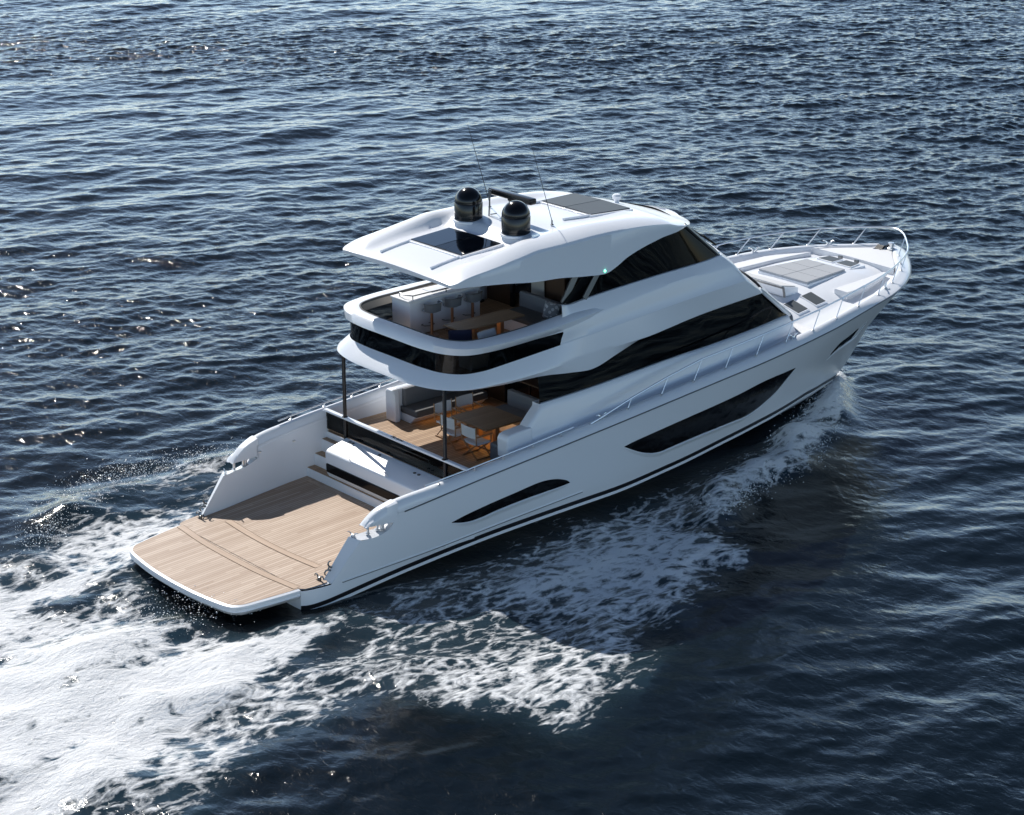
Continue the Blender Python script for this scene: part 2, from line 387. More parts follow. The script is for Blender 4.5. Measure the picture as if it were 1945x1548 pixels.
# lower moulding line along the topsides
lm = crom([hull_y_px(*q) for q in [(650, 1104), (720, 1079), (809, 1047), (900, 1012), (1000, 973), (1106, 932.5)]], 40)
MB().tube([p+np.array([0, .0, 0]) for p in lm], .024, 6).pair('side_moulding', WHITE, yacht)
MB().tube([p+np.array([0, .012, -.03]) for p in lm], .010, 6).pair('side_moulding_line', STEELD, yacht)

# ---- hull windows (columns between an upper and a lower edge, laid on the hull skin)
def hull_window(upx, lpx, name, m, off=.012, n=60, lip=True, lipw=.16, liph=.05, lippts=None):
    U = crom([hull_y_px(*q) for q in upx], n); L_ = crom([hull_y_px(*q) for q in lpx], n)
    x = np.linspace(max(U[0, 0], L_[0, 0]), min(U[-1, 0], L_[-1, 0]), n)
    zu = np.interp(x, U[:, 0], U[:, 2]); zl = np.interp(x, L_[:, 0], L_[:, 2]); zl = np.minimum(zl, zu)
    rows = []
    for k in np.linspace(0, 1, 7):
        rows.append([np.array([a, hull_y(a, b+(c-b)*k)+off, b+(c-b)*k]) for a, b, c in zip(x, zl, zu)])
    for sgn in (-1, 1):
        q = MB().grid([[p*np.array([1, sgn, 1]) for p in r] for r in rows]); q.build(name, m, yacht, 60, solid=.03)
    if lip:
        P = crom([hull_y_px(*q) for q in (lippts or lpx)], n)
        e = np.sin(np.linspace(0, math.pi, n))**.35
        a = P+np.array([0, 1, 0])*.013
        b = [p+np.array([0, liph*k, -.03*k]) for p, k in zip(P, e)]
        c = [np.array([p[0], hull_y(p[0], p[2]-lipw*k)+.006, p[2]-lipw*k]) for p, k in zip(P, e)]
        MB().grid([a, b, c]).pair('window_lip', WHITE, yacht, 25)
U = c7((965, 430), (1050, 385), (1200, 315), (1350, 250), (1500, 185), (1560, 168), (1620, 162), (1680, 172), (1692, 182))
L = c7((965, 430), (1020, 430), (1080, 420), (1150, 395), (1250, 350), (1400, 290), (1540, 240), (1640, 205), (1692, 184))
hull_window(U, L, 'hull_window', BLACKG)
U = cm((275, 1305), (400, 1240), (1000, 970), (1935, 550))+c8((1600, 530), (1785, 450))
L = cm((275, 1305), (400, 1350), (530, 1385), (680, 1395), (800, 1375), (1000, 1290), (1400, 1120), (1935, 905))+c8((1450, 760), (1520, 720), (1590, 665), (1660, 600), (1740, 505), (1785, 450))
hull_window(U, L, 'hull_window', BLACKG, n=90)
U = cb((1060, 880), (1160, 760), (1220, 700), (1350, 600), (1470, 500)); L = cb((1060, 880), (1150, 800), (1300, 690), (1420, 595), (1470, 500))
hull_window(U, L, 'hull_window', BLACKG, off=.022, liph=.035, lipw=.12, lippts=cb((990, 970), (1060, 890), (1150, 812), (1300, 702), (1430, 600), (1520, 490), (1600, 385)))

# ---- quarter wings (bulwark above the platform, with the mooring slot)
def zpl(x): return .47+.045*x          # platform level rises gently forward
def wing_y(x): return float(np.interp(x, [.4, .8, 1.8, 2.6, 3.5, 5], [2.84, 2.92, 3.09, 3.19, 3.28, 3.37]))
def wing_in(x): return float(np.interp(x, [.4, .76, 1.5, 2.6, 3.5, 5], [2.66, 2.70, 2.74, 2.855, 2.94, 3.005]))
top_pts = crom([(1.78, 1.715), (1.85, 1.80), (1.95, 1.89), (2.2, 2.06), (2.5, 2.16), (2.7, 2.21), (3.1, 2.265)], 40)
def inner_top(x): return float(np.interp(x, [.66, 1.46, 1.7, 2.2, 2.62, 2.7, 4.5], [.46, 1.46, 1.47, 1.50, 1.62, 1.7, 1.95]))
wg = MB()
# upper blade: outer face from the seam/slot roof to the top, rolled over to the inner face
xs = np.linspace(1.78, 2.68, 24)
def ztop(x): return float(np.interp(x, top_pts[:, 0], top_pts[:, 1]))
def zroof(x): return float(np.interp(x, [1.78, SLOT_TIP, 2.66, 5], [1.715, 1.69, 1.2, 1.2]))
rws = []
for x in xs:
    b, t_ = zroof(x), ztop(x); yi = wing_in(x); k = (x-1.78)/.9
    zr = min(float(RUBZ(x)), t_-.05); yo = max(float(hull_y(x, zr)), yi+.12)
    ty_ = float(TOEY(x)); h = t_-b; bb = b if x <= SLOT_TIP else inner_top(x)-.03
    ya = yo+(-.03 if x <= SLOT_TIP else 0)
    tw = max(ty_-.03, yi+.07); t2 = min(ty_+.03, yo-.03)
    col = [(x, yi, bb)]+[(x, yi, bb+(t_-.10*k-.03-bb)*q) for q in (.34, .67, 1)]
    col += [(x, yi+.015, t_-.025), (x, (yi+tw)/2, t_-.008), (x, tw, t_), (x, t2, t_-.006), (x, t2+.06*k+.01, t_-.035)]
    col += [(x, yo-.015, zr+(t_-zr)*.35), (x, yo, zr)]
    zb = max(b, float(seam_z(x))) if x > SLOT_TIP else b
    col += [(x, float(hull_y(x, zr+(zb-zr)*q)) if x > 2.3 else yo+(ya-yo)*q, zr+(zb-zr)*q) for q in (.5, 1)]
    rws.append(col)
wg.grid([[r[j] for r in rws] for j in range(len(rws[0]))])
n_ = len(rws[0]); b_ = len(wg.v); wg.add(rws[0], [tuple(range(n_))]); 
wg.grid([[r[-1] for r in rws if r[0][0] <= SLOT_TIP+.05], [r[0] for r in rws if r[0][0] <= SLOT_TIP+.05]])
wg.pair('quarter_bulwark', WHITE, yacht, 40)
# lower block: inner face, slanted aft facet, shelf
lo = MB(); xi = np.linspace(.72, 1.50, 12)
inner_bot = [(x, wing_in(x), zpl(x)-.03) for x in np.linspace(.66, 4.5, 30)]
def inner_top(x): return float(np.interp(x, [.66, 1.46, 1.7, 2.2, 2.62, 2.7, 4.5], [.46, 1.46, 1.47, 1.50, 1.62, 1.7, 1.95]))
rows = []
for k in np.linspace(0, 1, 8):
    rows.append([(x, wing_in(x)+.004, zpl(x)-.03+(inner_top(x)-zpl(x)+.03)*k) for x in np.linspace(.66, 4.9, 50)])
lo.grid(rows)
ia = [(x, wing_in(x), inner_top(x)) for x in np.linspace(.66, 1.46, 14)]
oa = [(x, hull_y(x, TOPX(x)), float(TOPX(x))) for x in np.linspace(.80, 1.62, 14)]
lo.grid([ia, oa])
lo.grid([[(x, wing_in(x), inner_top(x)) for x in np.linspace(1.46, SLOT_TIP, 12)], [(x, hull_y(x, float(seam_z(x))), float(seam_z(x))) for x in np.linspace(1.62, SLOT_TIP, 12)]])
lo.pair('quarter_block', WHITE, yacht, 30)
# mooring rollers, cleats in the slot
def roller(x, y, z0, z1): return MB().lathe((x, y, z0), [(.055, 0), (.055, .02), (.035, .04), (.035, z1-z0-.03), (.055, z1-z0-.02), (.055, z1-z0)], 14)
def cleat(x, y, z, rz, s=1.0, name='mooring_cleat'):
    c, q = math.cos(rz), math.sin(rz); m_ = MB()
    P = lambda a, b, h: (x+(a*c-b*q)*s, y+(a*q+b*c)*s, z+h*s)
    for e in (-1, 1):
        m_.tube([P(e*.045, 0, -.01), P(e*.05, 0, .06), P(e*.09, .0, .115), P(e*.16, 0, .14), P(e*.2, 0, .125)], [.026*s, .024*s, .022*s, .018*s, .012*s], 8)
    m_.tube([P(-.06, 0, .065), P(.06, 0, .065)], .018*s, 8)
    m_.lathe(P(-.045, 0, -.01), [(.05*s, 0), (.05*s, .012), (.03*s, .03)], 10); m_.lathe(P(.045, 0, -.01), [(.05*s, 0), (.05*s, .012), (.03*s, .03)], 10)
    return m_.build(name, STEEL, yacht)
def hook(c, ax, up, s_=.8):
    c, a, u = Vector(c), Vector(ax).normalized(), Vector(up).normalized(); m_ = MB()
    for e in (-1, 1):
        m_.tube([c+a*e*q*s_+u*h*s_ for q, h in ((.05, -.02), (.055, .08), (.10, .15), (.17, .17), (.22, .13), (.23, .08))], [.034*s_, .03*s_, .028*s_, .026*s_, .022*s_, .014*s_], 8)
    m_.tube([c-a*.07*s_+u*.08*s_, c+a*.07*s_+u*.08*s_], .028*s_, 8)
    return m_.build('mooring_cleat', STEELD, yacht)
for sg in (-1, 1):
    for x in (1.92, 2.22): roller(x, sg*2.93, inner_top(x)-.01, 1.72).build('mooring_roller', STEEL, yacht)
    cleat(1.56, sg*2.80, 1.46, math.radians(70*sg), .8)
    MB().lathe((2.32, sg*2.98, 1.49), [(.09, 0), (.09, .02), (.055, .05), (.055, .13), (.085, .16), (.085, .18), (.02, .19)], 18).build('capstan', STEEL, yacht)
    hook((.62, sg*2.64, .51), (0, sg, 0), (0, 0, 1)); hook((.88, sg*2.76, .78), (0.45, 0, .9), (-.88, 0, .45))
    for x in (2.72, 3.9): MB().lathe((x, sg*(wing_in(x)-.008), 1.80), [(.05, -.01), (.05, .01), (.02, .02)], 14).build('deck_filler', STEEL, yacht)

# ---- swim platform
HX = 0.0
def plat_outline(grow=0.0, ext=True):
    P = [(-2.02+grow*-1, 0), (-1.99-grow, .9), (-1.9-grow, 1.7), (-1.80-grow, 2.2), (-1.70-grow, 2.38+grow*.7), (-1.5, 2.50+grow), (-1.2, 2.56+grow), (-.6, 2.66+grow), (-.02, 2.74+grow)]
    return P
o1 = crom([(x, y) for x, y in plat_outline(-.06)], 40); o2 = crom([(x, y) for x, y in plat_outline(0)], 40); o3 = crom(plat_outline(-.10), 40); o4 = crom(plat_outline(-.45), 40)
pm = MB()
def ring(o, z, slope=True): return [(x, y, z+(.045*x if slope else 0)) for x, y in o]
pm.grid([ring(o1, .472), ring(o2, .45), ring(o2, .40), ring(o2*np.array([1, .995]), .385), ring(o2*np.array([1, .995]), .33), ring(o2, .31), ring(o3, .20), ring(o4, .10)])
pm.grid([ring(o1, .472), [(x, 0, .472+.045*x) for x, y in o1]]); pm.grid([ring(o4, .10), [(x, 0, .10+.045*x) for x, y in o4]])
e = [r[-1] for r in (ring(o1, .472), ring(o2, .45), ring(o2, .40), ring(o2, .33), ring(o3, .20), ring(o4, .10))]
pm.mirror().build('swim_platform', WHITE, yacht, 35)
tk_ = MB(); o5 = crom(plat_outline(-.075), 40)
def tz_(x): return .478+.045*x
tk_.grid([[(x, y, tz_(x)) for x, y in o5], [(x, 0, tz_(x)) for x, y in o5]]).mirror().build('platform_teak', TEAK, yacht)
# fixed aft deck teak between the wings
def fd_half(x): return float(np.interp(x, [0, .08, .3, .6, .70, .78, 1.5, 2.6, 4.3], [2.68, 2.78, 2.84, 2.86, 2.86, 2.69, 2.72, 2.84, 3.02]))
xs = np.concatenate([np.linspace(.0, .9, 24), np.linspace(1, 4.4, 20)])
MB().grid([[(x, fd_half(x), tz_(x)-.002) for x in xs], [(x, 0, tz_(x)-.002) for x in xs]]).mirror().build('aft_deck_teak', TEAK, yacht)
MB().grid([[(x, min(fd_half(x)+.08, hull_y(x, .42)+.0) if x < .8 else fd_half(x)+.03, tz_(x)-.03) for x in xs], [(x, 0, tz_(x)-.03) for x in xs]]).mirror().build('aft_deck', WHITE, yacht)
def cross_band(name, pts, wd, h=.004):
    c = crom(pts, 40); MB().grid([[(x-wd/2, y, tz_(x)+h) for x, y in c], [(x+wd/2, y, tz_(x)+h) for x, y in c]]).build(name, TEAKB, yacht)
    for e in (-1, 1): MB().tube([(x+e*wd/2, y, tz_(x)+h) for x, y in c], .006, 5).build('caulk_line', TEAKL, yacht)
cross_band('teak_cross_band', [(-.03, 2.6), (-.15, 1.3), (-.18, 0), (-.15, -1.3), (-.03, -2.6)], .20)
cross_band('teak_cross_band', [(1.06, 2.0), (.98, 1.0), (.95, 0), (.98, -1.0), (1.06, -2.0)], .20)
MB().bar((4.15, -2.7, tz_(4.15)+.003), (4.15, 2.7, tz_(4.15)+.003), .10, .006).build('teak_edge_board', TEAKB, yacht)

# ---- steps, garage module
CZ = 1.88   # cockpit deck
def step(x0, x1, y0, y1, ztop, zbot, name):
    MB().box(((x0+x1)/2, (y0+y1)/2, (ztop-.012+zbot)/2), (x1-x0, y1-y0, ztop-.012-zbot), bev=.02).build(name, WHITE, yacht)
    MB().box(((x0+x1)/2+.01, (y0+y1)/2, ztop-.008), (x1-x0-.02, y1-y0-.03, .02)).build('step_teak', TEAKC, yacht)
step(4.32, 5.3, -3.0, 3.02, .92, .45, 'stair_step'); step(4.60, 5.3, 2.05, 3.03, 1.26, .9, 'stair_step'); step(4.86, 5.3, 2.0, 3.04, 1.62, 1.2, 'stair_step')
step(5.04, 5.34, 1.9, 3.04, 1.80, 1.5, 'stair_step')
mod = MB()
prof = [(4.40, .90), (4.34, 1.0), (4.30, 1.08), (4.285, 1.60), (4.30, 1.66), (4.37, 1.705), (4.92, 1.855), (5.02, 1.875), (5.02, .90)]
Yc = np.array([2.08, 2.05, 1.9, 0, -1.9, -2.15, -2.35])
mod.prism(prof, 'y', -2.6, 2.06).build('garage_module', WHITE, yacht, 24, bev=.022)
MB().prism([(4.31, 1.085), (4.262, 1.09), (4.255, 1.33), (4.31, 1.34)], 'y', -2.3, 2.0).build('module_black_panel', BLACKG, yacht, bev=.015)
MB().tube([(4.36, 1.05, 1.69), (4.33, 1.05, 1.78), (4.33, -.55, 1.78), (4.36, -.6, 1.69)], .014, 8).build('module_grab_rail', STEEL, yacht)
for y in (1.75, 1.62, .45, -1.15, -1.32): MB().lathe((4.90-.08*(y < 0), y, 1.845-.02*(y < 0)), [(.045, 0), (.045, .02), (.02, .03)], 14).build('module_fitting', STEELD, yacht)

# ---- cockpit deck, aft rail, poles
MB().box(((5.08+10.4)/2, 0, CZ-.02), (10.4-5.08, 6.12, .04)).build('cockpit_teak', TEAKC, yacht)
MB().box((5.3, 0, 1.1), (.5, 4.0, 1.48)).build('cockpit_step_face', WHITE, yacht)
MB().box((5.04, 0, 2.415), (.13, 6.1, .07), bev=.03).build('cockpit_rail_cap', WHITE, yacht)
MB().box((5.06, 0, 2.13), (.018, 6.04, .50)).build('cockpit_rail_glass', GL_B, yacht)
for sg in (-1, 1):
    MB().tube([(5.04, sg*2.14, 1.80), (5.04, sg*2.14, 4.34)], .052, 14).build('overhang_post', BLACKP, yacht)
    MB().lathe((5.04, sg*2.14, 2.44), [(.09, 0), (.09, .012), (.06, .02)], 16).build('post_collar', BLACKP, yacht)
# inner bulwark sides along the cockpit
ib = MB(); xs = np.linspace(2.64, 9.5, 50)
ib.grid([[(x, wing_in(x), max(zb, 1.5) if zb < 1.6 else zb) for x in xs] for zb in (1.5, 1.8, 2.0)] + [[(x, wing_in(x), float(TOEZ(x))-.22) for x in xs]])
ib.pair('inner_bulwark', WHITE, yacht)
# ---- side decks and foredeck
def deck_half(x): return float(TOEY(x))-.2
for sg, xa in ((-1, 6.6), (1, 9.6)):
    xs = np.linspace(xa, 18.2, 60)
    MB().grid([[(x, sg*(float(TOEY(x))-.19), float(TOEZ(x))-.2) for x in xs], [(x, sg*(2.7 if x < 9 else 2.2), float(TOEZ(x))-.18) for x in xs]]).build('side_deck', WHITE2, yacht)

# ---- salon house lower wall
def P_(lst, y): return [flip(px(*q, y=-y)) for q in lst]
sill = crom(P_(c8((230, 668), (560, 560), (1000, 400), (1300, 300), (1600, 190), (1755, 130)), 2.52), 60)
sill[:, 1] = np.interp(sill[:, 0], [8, 14, 16, 17.7], [2.52, 2.52, 2.48, 2.40])
def hrow(k, x0, n=60):     # row between sill (0) and deck (1)
    x1 = sill[-1, 0]+.15*k; t = np.linspace(0, 1, n); x = x0+(x1-x0)*t
    zs = np.interp(x, sill[:, 0], sill[:, 2]); zs = zs-np.clip(sill[0, 0]-x, 0, 9)*.045; zb = np.array([float(TOEZ(v))-.21 for v in x])
    yy = np.interp(k, [0, .06, .2, .45, .7, .88, 1], [2.52, 2.575, 2.60, 2.66, 2.70, 2.74, 2.86])
    yy = yy+np.interp(x, [6, 14, 16, 17.9], [0, 0, -.03, -.12])
    return np.stack([x, np.broadcast_to(yy, x.shape), zs+(zb-zs)*k], 1)
HK = [(0, 8.00), (.03, 7.99), (.08, 7.95), (.2, 7.80), (.35, 7.60), (.5, 7.42), (.62, 7.30), (.75, 7.2), (.88, 7.1), (1, 7.0)]
HR0 = [hrow(k, x0) for k, x0 in HK]
for sg, sh in ((-1, 0), (1, 2.2)):
    HR = [hrow(k, x0+sh) for k, x0 in HK]; m3 = np.array([1, sg, 1])
    hb = MB(); hb.grid([(HR[0]+np.array([0, -.10, 0]))*m3]+[r*m3 for r in HR])
    cap = [r[0] for r in HR]
    rnd = [[p for p in cap], [p+np.array([-.045, -.02, 0]) for p in cap], [p+np.array([-.065, -.08, 0]) for p in cap], [p+np.array([-.06, -.30, 0]) for p in cap], [p+np.array([.54, -.30, 0]) for p in cap]]
    hb.grid([[p*m3 for p in r] for r in rnd]); hb.build('house_side', WHITE, yacht, 38)
sill = HR0[0]
lp = [(6.62, 2.2), (6.60, 2.72), (6.66, 2.83), (6.80, 2.87), (7.25, 2.90), (7.5, 2.90), (7.5, 2.2)]
MB().prism(lp, 'y', -2.76, -2.34).build('house_wing_ledge', WHITE, yacht, 30, bev=.06)

# ---- salon glass band
def slab(rows, name, m, thick=.012, both=True, ang=50):
    out = []
    for sg in ((-1, 1) if both else (-1,)):
        out.append(MB().grid([[np.asarray(p)*np.array([1, sg, 1]) for p in r] for r in rows]).build(name, m, yacht, ang, solid=thick))
    return out
gt = sill.copy(); gt[:, 2] = np.interp(gt[:, 0], [8, 9, 12, 14.2, 16.4, 17.7], [4.30, 4.30, 4.62, 4.72, 4.84, 3.86]); gt[:, 1] -= .16
gt[-1] = sill[-1]+np.array([0, -.02, .03])
sb_ = sill+np.array([0, -.07, -.02])
slab([sb_, gt*[1, 1, 1]+np.array([0, -.0, 0])], 'salon_window', GL_S)
def pillar(x0, x1, y, z0, z1, wd, name, m, dx=0.0, d=.06):
    q = MB()
    q.bar((x0, y, z0), (x1, y-.14*(1 if y > 0 else -1), z1), d, wd, up=(1, 0, 0)); return q.build(name, m, yacht)
for sg in (-1, 1):
    for x in (10.0, 11.5, 13.9, 16.15): pillar(x, x, sg*2.40, 3.2, 4.75, .14 if x < 16 else .10, 'salon_mullion', BLACKP)
    pillar(8.05, 8.85, sg*2.44, 3.25, 4.25, .20, 'salon_aft_pillar', STEELD, d=.05)
    # front corner post
    MB().tube([(17.72, sg*2.36, 3.82), (16.42, sg*2.36, 4.86)], .06, 8).build('salon_front_post', WHITE, yacht)

# ---- upper deck band : rows run from the centre of the stern round the side to the bow end
def half_row(corner, side, n=110):
    return crom(list(corner)+list(side), n)
bot_px = P_([(1032, 714), (1083, 708), (1127, 700)], 2.66)+P_([(1174, 671), (1220, 642), (1238, 635)], 2.56)+P_([(1342, 594), (1445, 558)], 2.50)
lip_px = P_([(1100, 681.5), (1190, 652), (1229, 640)], 2.74)+P_([(1342, 593), (1446, 557)], 2.54)
cr2_px = P_(c2((530, 1230), (1000, 1060), (1400, 920)), 2.64)+P_(c2((1690, 825),), 2.56)
cr1_px = P_(c2((640, 1030), (1000, 900), (1300, 800)), 2.50)+P_(c2((1600, 720),), 2.40)
sl_px = P_(c2((330, 1005), (400, 1000), (550, 945), (1000, 800), (1400, 680)), 2.28)+P_(c2((1500, 640),), 2.2)
under = half_row([(4.75, 0, 4.29), (4.8, 1.3, 4.29), (5.05, 2.1, 4.30), (5.5, 2.5, 4.30), (6.4, 2.66, 4.27)], [bot_px[0]]+bot_px[1:])
lip = half_row([(4.55, 0, 4.36), (4.60, 1.3, 4.36), (4.88, 2.2, 4.37), (5.35, 2.62, 4.37), (6.2, 2.76, 4.36), (7.8, 2.80, 4.37)], lip_px)
cr2 = half_row([(5.02, 0, 4.70), (5.03, 1.2, 4.70), (5.14, 1.9, 4.70), (5.45, 2.34, 4.70), (5.95, 2.52, 4.71), (6.8, 2.56, 4.76), (8.5, 2.58, 4.87)], cr2_px)
def fix(lo_, hi_, k):  # intermediate row
    return lo_*(1-k)+hi_*k
lipr = lip.copy(); lipr[:, 2] += .05; lipr = lipr*.9+cr2*.1
ov = MB(); ov.grid([under, lip, lipr, cr2*.93+lip*.07, cr2]); 
ov.mirror().build('upper_deck_band', WHITE, yacht, 30)
ceil = MB(); ceil.grid([under, [np.array([p[0], 0, p[2]]) for p in under]]).mirror().build('overhang_ceiling', WHITE2, yacht)
# side panel above the glass strip, forward of the balustrade glass
def seg_from(row, x0, n): 
    r = row[row[:, 0] >= x0]; r = np.vstack([[np.interp(x0, row[40:, 0], row[40:, i]) for i in range(3)], r]); return crom(r, n)
n = 80
c2f = seg_from(cr2, 8.62, n)
c1f = crom([(8.72, 2.55, 5.21)]+[(9.6, 2.53, 5.38)]+cr1_px[1:], n)
slf = crom([(8.80, 2.38, 5.89)]+sl_px[1:], n)
sp_ = MB()
e1 = c1f+np.array([0, .02, -.03])
sp_.grid([c2f, c2f*.97+c1f*.03+np.array([0, -.02, .02]), c2f*.5+c1f*.5+np.array([0, -.01, 0]), e1, c1f+np.array([0, .0, .03]), c1f*.5+slf*.5+np.array([0, .02, 0]), slf+np.array([0, .03, -.03]), slf, slf+np.array([0, -.08, .0])])
# round the forward end over to the other side
def npath(w, bul, n):   # raked front in plan, softly rounded corner
    t = np.linspace(0, 1, n)**1.8
    return bul*(1-(1-t)**1.5)+.09*(1-np.exp(-t/.012)), w*(1-t)
def nose(row, bul, n=30):
    p = row[-1]; dx, y = npath(p[1], bul, n); return [np.array([p[0]+a, b, p[2]]) for a, b in zip(dx, y)]
bl = [1.15, 1.15, 1.1, 1.05, 1.05, 1.0, .95, .95, .95]
R_ = [c2f, c2f*.97+c1f*.03, c2f*.5+c1f*.5, e1, c1f, c1f*.5+slf*.5, slf+np.array([0, .03, -.03]), slf, slf+np.array([0, -.08, 0])]
sp_.grid([nose(r, b) for r, b in zip(R_, bl)])
lf = seg_from(lip, 8.6, n); bf = seg_from(under, 8.6, n)
sp_.grid([nose(r, b) for r, b in zip([bf, lf, c2f], (1.15, 1.15, 1.15))])
# aft end return of the panel
sp_.mirror().build('superstructure_side', WHITE, yacht, 22)
# dark balustrade glass strip
bt = half_row([(5.03, 0, 5.20), (5.05, 1.3, 5.20), (5.2, 1.95, 5.20), (5.5, 2.36, 5.20), (6.0, 2.53, 5.20)], [(7.2, 2.55, 5.20), (8.74, 2.55, 5.21)], 70)
bb = half_row([(5.035, 0, 4.69), (5.05, 1.2, 4.69), (5.16, 1.88, 4.69), (5.47, 2.32, 4.69), (5.97, 2.50, 4.70)], [(6.8, 2.535, 4.75), (8.62, 2.55, 4.86)], 70)
MB().grid([bb, bt]).mirror().build('balustrade_glass', GL_B, yacht, 60, solid=.015)
for sg in (-1, 1):
    for p in ((5.06, 1.15), (7.0, 2.535)): MB().box((p[0]+.03, sg*p[1]*(.995 if p[0] > 6 else 1), 4.95), (.03, .03, .5)).build('balustrade_post', BLACKP, yacht)
# coaming ring above it
co_b = bt.copy()
co_b2 = half_row([(4.93, 0, 5.24), (4.95, 1.35, 5.24), (5.1, 2.05, 5.24), (5.45, 2.5, 5.24), (6.0, 2.66, 5.24)], [(7.4, 2.68, 5.25), (8.9, 2.60, 5.30), (10.0, 2.52, 5.44), (10.9, 2.47, 5.53)], 70)
co_o = half_row([(4.98, 0, 5.42), (5.0, 1.4, 5.42), (5.14, 2.15, 5.42), (5.5, 2.62, 5.43), (6.1, 2.80, 5.44)], [(7.4, 2.84, 5.47), (8.9, 2.69, 5.48), (10.0, 2.54, 5.51), (10.9, 2.46, 5.54)], 70)
co_t = half_row([(5.1, 0, 5.50), (5.12, 1.38, 5.50), (5.25, 2.05, 5.50), (5.6, 2.5, 5.50), (6.15, 2.66, 5.51)], [(7.4, 2.68, 5.54), (8.9, 2.55, 5.58), (10.0, 2.44, 5.60), (10.9, 2.40, 5.56)], 70)
co_i = half_row([(5.30, 0, 5.50), (5.31, 1.3, 5.50), (5.42, 1.85, 5.50), (5.72, 2.22, 5.50), (6.25, 2.36, 5.51)], [(7.4, 2.38, 5.53), (8.9, 2.30, 5.60), (10.0, 2.2, 5.60), (10.9, 2.2, 5.56)], 70)
co_i2 = co_i+np.array([0, 0, -.07]); co_in = co_b2*1.0; co_in = co_i+np.array([0, 0, -.28])
cg = MB(); cg.grid([co_b, co_b2, co_o, co_t, co_i]); cg.mirror().build('flybridge_coaming', WHITE, yacht, 45)
cg = MB(); cg.grid([co_i+np.array([0, 0, .012]), co_i*np.array([1, .985, 1])+np.array([.03, 0, .012]), co_i*np.array([1, .985, 1])+np.array([.03, 0, -.05])]); cg.mirror().build('coaming_trim', GREYD, yacht, 45)
cg = MB(); cg.grid([co_i*np.array([1, .985, 1])+np.array([.03, 0, -.05]), co_i*np.array([1, .985, 1])+np.array([.03, 0, -.26]), co_b*np.array([1, .985, 1])+np.array([.03, 0, 0])]); cg.mirror().build('coaming_lining', INT, yacht, 45)
# fly deck floor
FZ = 4.62
fo = half_row([(5.06, 0, FZ), (5.08, 1.2, FZ), (5.2, 1.85, FZ), (5.5, 2.28, FZ), (6.0, 2.44, FZ)], [(8, 2.46, FZ), (14.5, 2.2, FZ+.25)], 70)
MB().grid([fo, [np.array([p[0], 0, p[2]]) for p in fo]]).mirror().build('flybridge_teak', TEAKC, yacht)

# ---- hardtop
HW = Tab([(5.18, 2.20), (5.22, 2.28), (5.4, 2.36), (7, 2.42), (12, 2.38), (13, 2.28), (13.7, 2.06), (14.2, 1.70), (14.6, 1.2), (14.85, .6), (14.95, 0)])
cr_px = P_(c1((1300, 1000), (1500, 920), (1800, 800), (1935, 745)), 2.33)+P_(c2((300, 560), (600, 480), (900, 425)), 2.33)+P_(c2((1100, 405),), 2.24)
EZ = Tab([(5.18, 7.08)]+[(p[0], p[2]) for p in cr_px if p[0] > 5.6]+[(13.3, 7.22), (13.9, 7.10), (14.5, 6.98), (14.95, 6.93)])
PZ = Tab([(5.18, 7.10), (5.6, 7.18), (6.53, 7.30), (7.86, 7.38), (8.1, 7.45), (8.35, 7.60), (8.8, 7.66), (9.5, 7.68), (11.2, 7.60), (12.3, 7.62), (13, 7.52), (13.6, 7.36), (14.2, 7.14), (14.7, 6.98), (14.95, 6.93)])
SH = Tab([(5.18, .02), (5.6, .06), (6.5, .12), (7.8, .17), (10, .17), (12, .14), (13.2, .11), (14.4, .04), (14.95, 0)])
xs = np.concatenate([np.linspace(5.18, 5.5, 8), np.linspace(5.6, 13, 80), np.linspace(13.1, 14.95, 36)])
fr = np.array([0, .25, .45, .58, .63, .68, .72, .78, .86, .93, .97, .99, 1.0])
def roof_z(x, f):
    e, p, s_ = float(EZ(x)), float(PZ(x)), float(EZ(x))+float(SH(x))
    p = min(p, s_+.02)
    if f <= .6: return p+.03*(1-(f/.6)**2)
    if f <= .76:
        k = (f-.6)/.16; k = k*k*(3-2*k); return p+(s_-p)*k
    k = (f-.76)/.24; return s_+(e-s_)*(k**2.0)
ht = MB()
rows = [[(x, f*float(HW(x)), roof_z(x, f)) for x in xs] for f in fr]
ht.grid(rows)
hb_px = P_([(864, 546), (888.7, 544)], 2.30)+P_([(950, 539)], 2.42)+P_([(1020, 534), (1057, 528), (1109, 524), (1148, 519)], 2.44)+P_(c2((720, 715), (800, 650), (900, 590), (1000, 540), (1100, 500)), 2.36)+P_(c2((1200, 465),), 2.28)+P_(c2((1262, 432),), 2.15)
BZ = Tab([(5.18, 7.0)]+[(p[0], p[2]) for p in hb_px if p[0] > 5.45]+[(14.0, 7.0), (14.5, 6.90), (14.95, 6.86)])
BY = lambda x: float(HW(x))+float(np.interp(x, [5.18, 6, 7, 10, 11.5, 13, 14.95], [0, .04, .08, .10, .04, 0, 0]))
def bz(x): return min(float(BZ(x)), float(EZ(x))-.05)
edge = [rows[-1][i] for i in range(len(xs))]
e2 = [(x, float(HW(x))+(BY(x)-float(HW(x)))*.35+.012, float(EZ(x))-.06*min(1, (float(EZ(x))-bz(x))*2)) for x in xs]
e3 = [(x, (BY(x)+float(HW(x)))/2+.01, (float(EZ(x))+bz(x))/2) for x in xs]
e4 = [(x, BY(x), bz(x)) for x in xs]
e5 = [(x, BY(x)-.10 if x < 14.5 else BY(x)*.9, bz(x)+.005) for x in xs]
e6 = [(x, BY(x)*.75, max(bz(x), 6.95)+.05 if x > 5.3 else bz(x)+.01) for x in xs]
e7 = [(x, 0, (7.06 if 5.3 < x < 14.3 else bz(x))) for x in xs]
ht.grid([edge, e2, e3, e4, e5, e6, e7])
aft = [r[0] for r in rows]+[e2[0], e3[0], e4[0], e5[0], e6[0], e7[0]]
